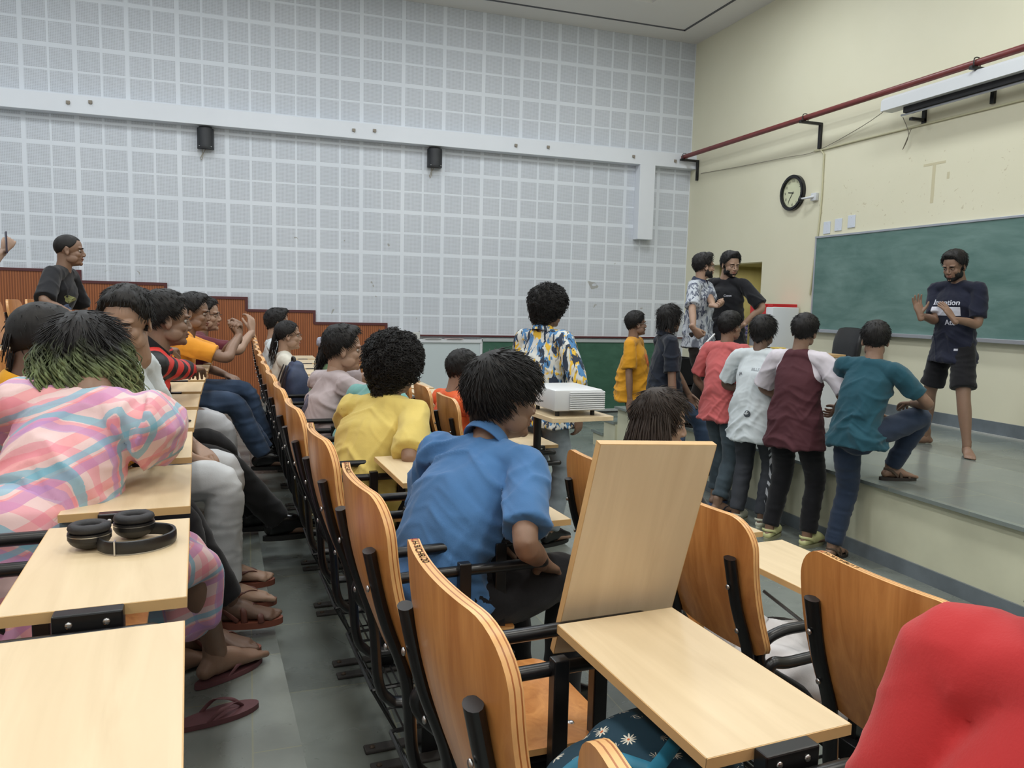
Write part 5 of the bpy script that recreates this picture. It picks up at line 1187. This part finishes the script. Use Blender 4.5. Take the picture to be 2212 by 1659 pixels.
person('pinkm', (3.85, 5.66, 0), 16, 'person in salmon pink t-shirt and grey jeans standing side-on at the stage', k=1.0, lean=5, hyaw=-2, hpitch=-2, seed=5, hr='short', sk='medium', quiff=.01, R=((.18, -.14, .96), (-.6, -1, 0), 'relax', (0, 1, 0), None), Lh=((.12, .2, .9), (-.6, 1, 0), 'relax', (0, -1, 0), None),
  legs={1: ((.10, .10, .08), (1, .1, 0), 8), -1: ((-.12, -.12, .08), (1, -.1, 0), -18)}, topmat=cloth('salmon_cotton', srgb(194, 98, 98)), loose=1.06, hem=.05, bottom='rolled', botmat=GJEAN, feet='flop', footmat=BLUEF, slen=.7, slw=1.2, wrinkle=1.3)
person('navy', (3.60, 6.20, 0), -16, 'long-haired person in dark navy polo and blue jeans beside the yellow t-shirt', k=1.03, lean=0, hyaw=26, hpitch=0, seed=6, hr='long', sk='medium', fall=(.10, .05, .12, 0, 90), glasses=BLACK, R=((.02, -.26, .84), (-.5, -1, 0), 'relax', (0, 1, 0), None), Lh=((.30, .12, .86), (-.6, 1, 0), 'relax', (0, -1, 0), None),
  legs={1: ((.48, .10, .26), (1, .2, .3), 0), -1: ((.0, -.13, .08), (1, -.1, 0), -5)}, topmat=cloth('dark_navy_pique', srgb(24, 30, 42)), loose=1.0, belly=.02, hem=-.01, bottom='jeans', botmat=JEAN, feet='shoe', footmat=SHOEM, collar=True, slen=.75, slw=1.1)
person('yellow_std', (3.70, 6.98, 0), -40, 'round-bellied person with glasses in bright yellow printed t-shirt standing by the green board', k=.985, lean=-3, hyaw=34, hpitch=-4, seed=7, hr='short', sk='medium', glasses=CHROME, belly=.045, R=((.02, -.25, .82), (-.5, -1, 0), 'relax', (0, 1, 0), None), topmat=cloth('amber_cotton', srgb(206, 146, 36)), loose=1.06, hem=.03, botmat=BLK, feet='shoe', footmat=SHOEM, slen=.72, slw=1.15)
decal('yellow_std', 'blob', (.15, .12), 0, (.0, .27), 1, simple('orange_print', srgb(206, 110, 60), .6, var=.5, vscale=20), 'chest_print'); decal('yellow_std', 'blob', (.06, .05), 0, (.06, .28), 1, simple('grey_print2', srgb(150, 140, 130), .6, var=.5, vscale=30), 'chest_print')
person('grey_std', (4.24, 6.69, .56), -52, 'bespectacled person in grey streaked polo standing on the stage pointing a white stick', k=1.0, lean=0, hyaw=42, hpitch=-2, seed=8, hr='short', sk='light', glasses=BLACK, beard=1.0, quiff=.02, R=(('w', (3.842, 6.138, 1.392)), (-.8, -1, 0), 'grip', (.1, 1, 0), (.5, .4, -.7)), Lh=(('w', (4.094, 6.190, 1.691)), (-.3, 1, -.3), 'grip', (0, -.5, .8), (.8, -.4, 0)),
  topmat=brush('grey_streaked_knit', srgb(176, 182, 190), [srgb(70, 76, 96), srgb(110, 116, 130)], 26, 62, (.56, .54)), loose=1.03, hem=.04, botmat=cloth('dark_brown_cotton', srgb(34, 28, 26)), feet='shoe', footmat=SHOEM, collar=cloth('dark_collar', srgb(50, 56, 76)), slen=.8, slw=1.1)
person('black_std', (4.70, 6.90, .56), 205, 'person in plain black t-shirt with hand on hip standing at the back of the stage', k=1.03, lean=2, hyaw=66, hpitch=12, seed=9, hr='short', sk='light', beard=.9, quiff=.03, Lh=((.05, .22, 1.00), (-.3, 1, .2), 'relax', (0, -1, -.2), (-.2, -.6, -.3)), R=((.10, -.2, .95), (-.6, -1, 0), 'relax', (0, 1, 0), None),
  topmat=cloth('black_tshirt_cotton', srgb(22, 23, 28)), loose=1.08, hem=.08, botmat=BLK, feet='shoe', footmat=SHOEM, slen=.78, slw=1.2)
decal('black_std', 'text', 'Ccmm', .03, (.08, .34), 1, WHP, 'small_logo', 'small white chest logo')
g = Geo(); a_, b_ = Vector(((3.846, 6.027, 1.370))), Vector(((4.055, 6.130, 1.505))); g.sweep([a_, b_], .0085, .0085, n=8); tag(g.build('white_stick', WHITEP), 'thin white stick held by the person in the grey streaked polo', 'stick')
person('floral', (1.83, 4.72, .155), 28, 'curly-haired person in white, blue and yellow brush-print shirt standing by the projector', k=.98, lean=1, hyaw=-2, hpitch=4, seed=10, hr='curly', hs=1.0, sk='medium', tufts=700, R=((.06, -.26, .86), (-.6, -1, 0), 'relax', (0, 1, 0), None), topmat=brush('brush_print_cotton', srgb(206, 208, 204), [srgb(226, 184, 60), srgb(76, 128, 178), srgb(40, 52, 72)], 22, 40, (.55, .535, .55)), loose=1.22, hem=.02, sleeve='roll', bottom='jeans', botmat=LJEAN, feet='shoe', footmat=SHOEM, collar=True)
# left rear
person('blk_left', (-1.31, 6.15, .62), -8, 'buzz-cut person in black t-shirt standing behind the left rows and leaning forward', k=.90, lean=18, hyaw=14, hpitch=2, seed=11, hr='buzz', sk='medium', R=(('w', (-1.083, 5.879, 1.558)), (-.3, -1, -.4), 'relax', DN, None), Lh=((.22, .22, .80), (-.4, 1, 0), 'relax', DN, None), topmat=cloth('black_tshirt_cotton', srgb(22, 23, 28)), loose=1.06, botmat=BLK, feet='shoe', footmat=SHOEM, slen=.8, slw=1.15)
decal('blk_left', 'blob', (.13, .05), 0, (-.05, .26), 1, simple('olive_print', srgb(130, 136, 90), .6, var=.3, vscale=20), 'chest_print'); decal('blk_left', 'blob', (.13, .17), 0, (-.05, .14), 1, simple('blue_white_print', srgb(110, 134, 176), .6, var=.6, vscale=24), 'chest_print')
person('phone', (-1.74, 6.0, .62), 0, 'partly cropped person at the far left edge holding up a phone', k=.93, lean=4, hyaw=10, hpitch=10, seed=12, hr='short', sk='light', R=(('w', (-1.595, 6.262, 1.999)), (-.3, -1, -.4), 'grip', (-.3, .8, 0), (.4, .5, .9)), topmat=BLK, botmat=BLK, feet='shoe', footmat=SHOEM)
g = Geo(); g.box((-.004, -.037, -.075), (.004, .037, .075), bev=.003); o = g.build('smartphone', simple('phone_back', srgb(40, 34, 60), .2), loc=(-1.564, 6.206, 2.073)); o.rotation_euler = (0, 0, rad(20)); tag(o, 'phone held up at the far left edge of the photo', 'phone')
# left row, seated
person('mustard', seat_at('left', 3, .16), 6, 'person in mustard yellow hoodie with black tied-back hair and an earring', pose='sit', k=1.0, lean=5, hyaw=16, hpitch=10, seed=13, hr='pulled', tufts=30, sk='dark', female=True, fall=(.05, .1, .05, 0, 40), R=((.35, -.12, .80), (-.2, -1, -.4), 'relax', DN, None), Lh=(('w', (-0.301, 3.447, 1.218)), (0, 1, -.6), 'relax', DN, None), topmat=cloth('mustard_fleece', srgb(214, 156, 38)), loose=1.12, sleeve='long', botmat=BLK, feet='sandal', footmat=BROWNS, legs={1: ((.62, .16, .12), (.3, .1, 1), -10), -1: ((.52, -.02, .10), (.6, .1, 1), -14)}, collar=True, group=AUD)
PM = PEOPLE['mustard']; g = Geo(); q = PM['hO']+PM['HR']@np.array([-.004, -.086, -.045]); g.sphere(q, .007); g.build('earring', simple('gold', (.8, .6, .25), .2, 1), PM['root'])
def pink_girl():
    p = (-.53, 2.17, .465); t = person('pink', p, 46, 'person with green-tipped black hair in pink plaid puff-sleeve dress leaning on a tablet', pose='sit', k=1.02, lean=30, slean=-6, twist=18, hyaw=32, hpitch=24, hdrop=(.0, .07, -.055), hroll=0, sps=1.04, seed=14, hr='long', hmat=hairmat('green_dyed_hair', (.012, .011, .012), srgb(130, 146, 98), 1.095), tufts=420, sk='medium', female=True, fall=(.25, .16, .9, 0, 800), hs=1.04,
      R=(('w', (-0.259, 2.957, 1.237)), (.48, -.93, -1.6), 'relax', DN, None), Lh=((.45, .25, .80), (0, 1, -.5), 'relax', DN, None), topmat=plaid(), loose=1.08, hem=.02, sleeve='puff', topname='dress_bodice', wrinkle=1.5,
      legs={1: (('w', (-.26, 2.70, .548)), (.8, .1, .8), -6), -1: (('w', (-.11, 2.64, .565)), (.8, -.2, .8), -6)}, feet='bare', group=AUD)
    P = PEOPLE['pink']; G = Geo(); pel = P['pel']; l0, l1 = P['legs'][1], P['legs'][-1]; kn = (l0[1]+l1[1])/2; d = unit(kn-pel); sd = unit(np.cross((0, 0, 1), d))
    G.sweep([P['pel']+np.array([-.02, 0, .16]), pel+np.array([-.03, 0, .02]), pel-np.array([.06, -.02, .14]), pel-np.array([.08, -.03, .34])], [.16, .20, .24, .26], [.13, .15, .17, .19], side=(0, 1, 0), n=28)
    G.sweep([pel, pel*.5+kn*.5+np.array([0, 0, .0]), kn+d*.03-np.array([0, 0, .01]), kn+d*.07-np.array([0, 0, .20])], [.20, .20, .18, .16], [.11, .10, .09, .07], side=sd, n=28)
    v, f, nr = remesh(G, .009, 4); v = v+nr*(.012*np.cos(np.arctan2(v[:, 1]-pel[1], v[:, 0]-pel[0])*22)*np.clip((pel[2]+.12-v[:, 2])/.2, 0, 1)+.010*noise3(v*np.array([1, 1, .4]), 12, 3))[:, None]
    g = Geo(); g.add(v, f); g.build('dress_skirt', MATS.get('pp') or PEOPLE['pink_top'].data.materials[0], t, sharp=0)
    B = P['B']; w0 = P['pel']+np.array([0, 0, .12]); g = Geo(); n_ = 30; pts = []
    # one worn flip-flop
    r = flipflop('flip_flop', FLIP, FLIP); r.parent = t; O = P['legs'][-1][4]; r.location = (O[0], O[1], .002); a = P['legs'][-1][3]; r.rotation_euler = (0, 0, math.atan2(a[1], a[0]))
pink_girl()
person('guy5', seat_at('left', 4, .31), 0, 'person turning round with short black hair, face half hidden behind the green-haired person', pose='sit', k=1.03, lean=16, sps=.97, twist=-14, hyaw=-104, hpitch=16, seed=15, hr='short', sk='light', tufts=320, topmat=cloth('white_tshirt_cotton', srgb(204, 212, 216), var=.04), loose=1.05, botmat=cloth('offwhite_cotton', srgb(196, 200, 204)), feet='flop', footmat=BROWNS, group=AUD)
person('cap', seat_at('left', 6, .26), 8, 'dark-haired person half hidden behind the red and black jersey', pose='sit', k=1.06, lean=6, sps=.92, hyaw=-20, hpitch=8, seed=16, hr='pulled', tufts=100, sk='dark', topmat=cloth('ochre_cotton', srgb(170, 130, 70)), legs={1: ((.62, .14, .10), (.3, .1, 1), 0), -1: ((.55, -.12, .10), (.4, -.1, 1), 0)}, botmat=cloth('grey_white_cotton', srgb(180, 182, 186)), feet='flop', footmat=BROWNS, group=AUD)
person('jersey', seat_at('left', 5, .30), 12, 'person in red and black striped long-sleeve jersey leaning on a tablet', pose='sit', k=1.05, lean=26, sps=.95, hyaw=4, hpitch=4, seed=17, hr='short', sk='medium', tufts=320, R=(('w', (-0.102, 5.188, 1.241)), (.2, -1, -.6), 'relax', DN, None), Lh=(('w', (-0.349, 5.716, 1.406)), (.2, 1, -.6), 'relax', DN, None), topmat=jersey(), loose=1.08, sleeve='long', botmat=cloth('black_trouser_wool', srgb(18, 18, 20)), legs={1: ((.66, .16, .10), (.3, .1, 1), 0), -1: ((.74, -.06, .10), (.3, 0, 1), 0)}, feet='shoe', footmat=SHOEM, collar=BLK, group=AUD)
person('org', seat_at('left', 8, .36), 4, 'person in orange t-shirt with hands raised to the mouth in the left row', pose='sit', k=1.05, lean=24, sps=.93, hyaw=-12, hpitch=4, seed=18, hr='short', sk='medium', quiff=.02, R=((.50, -.04, .98), (.1, -1, -.9), 'grip', (-.6, .6, 0), (0, .4, .9)), Lh=((.50, .04, .96), (.1, 1, -.9), 'grip', (-.6, -.6, 0), (0, -.4, .9)), topmat=cloth('orange_cotton', srgb(222, 150, 50)), botmat=JEAN, legs={1: ((.70, .12, .10), (.3, .1, 1), 0), -1: ((.66, -.1, .10), (.3, 0, 1), 0)}, feet='shoe', footmat=SHOEM, group=AUD)
person('specs', seat_at('left', 9, .44), 4, 'person with black-framed glasses behind the orange t-shirt, chin on hand', pose='sit', k=1.05, lean=22, hyaw=-14, hpitch=2, seed=19, hr='short', sk='light', glasses=BLACK, R=((.52, -.02, .98), (.1, -1, -.9), 'relax', (-.6, .6, 0), (0, .4, .9)), topmat=cloth('maroon_cotton', srgb(96, 40, 50)), botmat=JEAN, legs={1: ((.66, .12, .10), (.3, .1, 1), 0), -1: ((.62, -.1, .10), (.3, 0, 1), 0)}, feet='shoe', footmat=SHOEM, group=AUD)
# middle row, seated
person('blue', seat_at('middle', 3, .33, 0, -.05), 24, 'person with glasses and thick black hair in a blue polo shirt, seen from behind', pose='sit', k=1.02, sps=.97, lean=37, twist=10, hyaw=-16, hpitch=6, hs=1.08, seed=21, hr='bowl', sk='medium', tufts=900, glasses=BLACK, R=((.24, -.22, .62), (-.7, -.6, -.2), 'relax', DN, None),
  topmat=cloth('blue_pique', srgb(68, 110, 158), var=.12), loose=1.10, hem=.10, botmat=BLK, feet='shoe', footmat=SHOEM, collar=True, slen=.70, slw=1.12, wrinkle=1.5, group=AUD)
person('yellow', seat_at('middle', 5, .33, 0, -.04), 28, 'person with big curly black hair in a pale yellow t-shirt, seen from behind', pose='sit', k=1.02, lean=30, twist=14, hyaw=14, hpitch=4, hs=1.04, sps=.90, seed=22, hr='curly', sk='medium', tufts=1100, topmat=cloth('pale_yellow_cotton', srgb(206, 184, 104), var=.08), loose=1.12, hem=.10, botmat=cloth('khaki_cotton', srgb(140, 130, 92)), R=((.24, -.26, .66), (-.5, -.6, -.6), 'relax', DN, None), feet='shoe', footmat=SHOEM, slen=.78, slw=1.2, wrinkle=1.4, group=AUD)
person('tealseat', seat_at('middle', 6, .42), 26, 'person in soft teal shirt mostly hidden behind the yellow t-shirt', pose='sit', k=1.0, lean=28, hyaw=-10, hpitch=5, seed=23, hr='short', sk='light', topmat=cloth('soft_teal_cotton', srgb(110, 160, 156)), loose=1.08, hem=.04, botmat=BLK, feet='shoe', footmat=SHOEM, sleeve='roll', group=AUD)
person('greyseat', seat_at('middle', 7, .31), 14, 'person with side-swept black hair in a grey-pink printed t-shirt, hand near mouth', pose='sit', k=1.05, lean=16, twist=8, hyaw=-16, hpitch=2, sps=.82, seed=24, hr='short', sk='light', tufts=420, quiff=.012, hs=1.06, Lh=((.44, -.04, 1.06), (.1, 1, -.8), 'relax', (-.8, 0, 0), (.1, -.3, .9)), R=((.46, -.1, .82), (-.3, -1, -.3), 'relax', DN, None), topmat=cloth('grey_pink_cotton', srgb(170, 158, 160)), loose=1.10, hem=.06, botmat=BLK, feet='shoe', footmat=SHOEM, slen=.75, slw=1.2, wrinkle=1.3, group=AUD)
decal('greyseat', 'blob', (.09, .15), 0, (.06, .20), -1, simple('slate_print', srgb(90, 92, 112), .7, var=.5, vscale=18), 'back_print'); decal('greyseat', 'blob', (.05, .05), 0, (.05, .06), -1, simple('ochre_print', srgb(206, 160, 70), .7), 'back_print')
person('greenseat', seat_at('middle', 8, .38), 4, 'person in olive green top with curly hair in a pale scrunchie', pose='sit', k=1.0, lean=12, hyaw=0, hpitch=6, seed=25, hr='pulled', sk='medium', female=True, tufts=160, fall=(.22, .25, .55, 0, 150), topmat=cloth('olive_green_cotton', srgb(86, 110, 78)), loose=1.1, hem=.06, sleeve='long', botmat=BLK, feet='shoe', footmat=SHOEM, group=AUD)
PG = PEOPLE['greenseat']; g = Geo(); q = PG['hO']+PG['HR']@np.array([-.105, 0, .01]); a = PG['HR'][:, 0]; g.sweep([q-a*.016, q+a*.016], .042, n=18); v, f, nr = remesh(g, .006, 1); v = v+nr*(.008*noise3(v, 60, 5))[:, None]; g = Geo(); g.add(v, f); g.build('scrunchie', simple('pale_scrunchie', srgb(150, 152, 166), .8), PG['root'], sharp=0)
person('pony', seat_at('middle', 10, .19), 2, 'person with glasses and low black ponytail in a cream top', pose='sit', k=1.0, lean=1, hyaw=2, hpitch=0, seed=26, hr='pulled', tufts=140, sk='light', female=True, glasses=BLACK, fall=(.20, .12, .12, 0, 60), topmat=cloth('cream_cotton', srgb(204, 200, 188)), loose=1.1, hem=.06, botmat=BLK, feet='shoe', footmat=SHOEM, group=AUD)
person('w12', seat_at('middle', 12, .15), 2, 'dark-haired person in white t-shirt just behind the low ponytail', pose='sit', k=1.10, lean=1, hyaw=4, hpitch=2, seed=27, hr='short', quiff=.02, sk='light', topmat=cloth('white_tshirt_cotton', srgb(204, 212, 216), var=.04), botmat=BLK, feet='shoe', footmat=SHOEM, group=AUD)
# lower right row
person('orange2', seat_at('lower right', 7, .16), 10, 'person in bright orange t-shirt half hidden behind the blue polo shirt', pose='sit', k=1.03, lean=10, hyaw=0, hpitch=10, seed=28, hr='short', sk='medium', tufts=300, R=((.40, -.22, .92), (-.3, -1, -.3), 'relax', DN, None), Lh=((.40, .1, .90), (-.3, 1, -.3), 'relax', DN, None), topmat=cloth('bright_orange_cotton', srgb(220, 96, 48)), loose=1.1, botmat=BLK, feet='shoe', footmat=SHOEM, group=AUD)
person('brownhair', seat_at('lower right', 3, .30, .03, .24), 4, 'person with long dark brown hair showing above the raised tablet', pose='sit', k=.98, lean=10, hyaw=-30, hpitch=12, seed=29, hr='long', hmat=HAIRBR, sk='light', female=True, tufts=420, fall=(.34, .16, .12, 0, 380), topmat=BLK, botmat=BLK, feet='shoe', footmat=SHOEM, group=AUD)
# red figure at the lower right
person('red', (.705, .42, .33), 8, 'person in plain red top cropped at the lower right corner', pose='sit', k=1.10, sps=1.0, lean=10, slean=0, hyaw=-20, hpitch=12, seed=30, hr='long', tufts=200, sk='medium', female=True, fall=(.14, .1, .1, 0, 160), R=((.45, -.25, .75), (-.3, -1, -.3), 'relax', DN, None), Lh=((.26, .20, .72), (-.4, .2, -1), 'relax', DN, None), wrinkle=.55, topmat=cloth('red_cotton', srgb(188, 52, 54), var=.05), loose=1.15, sleeve='long', botmat=BLK, feet='shoe', footmat=SHOEM, group=AUD)
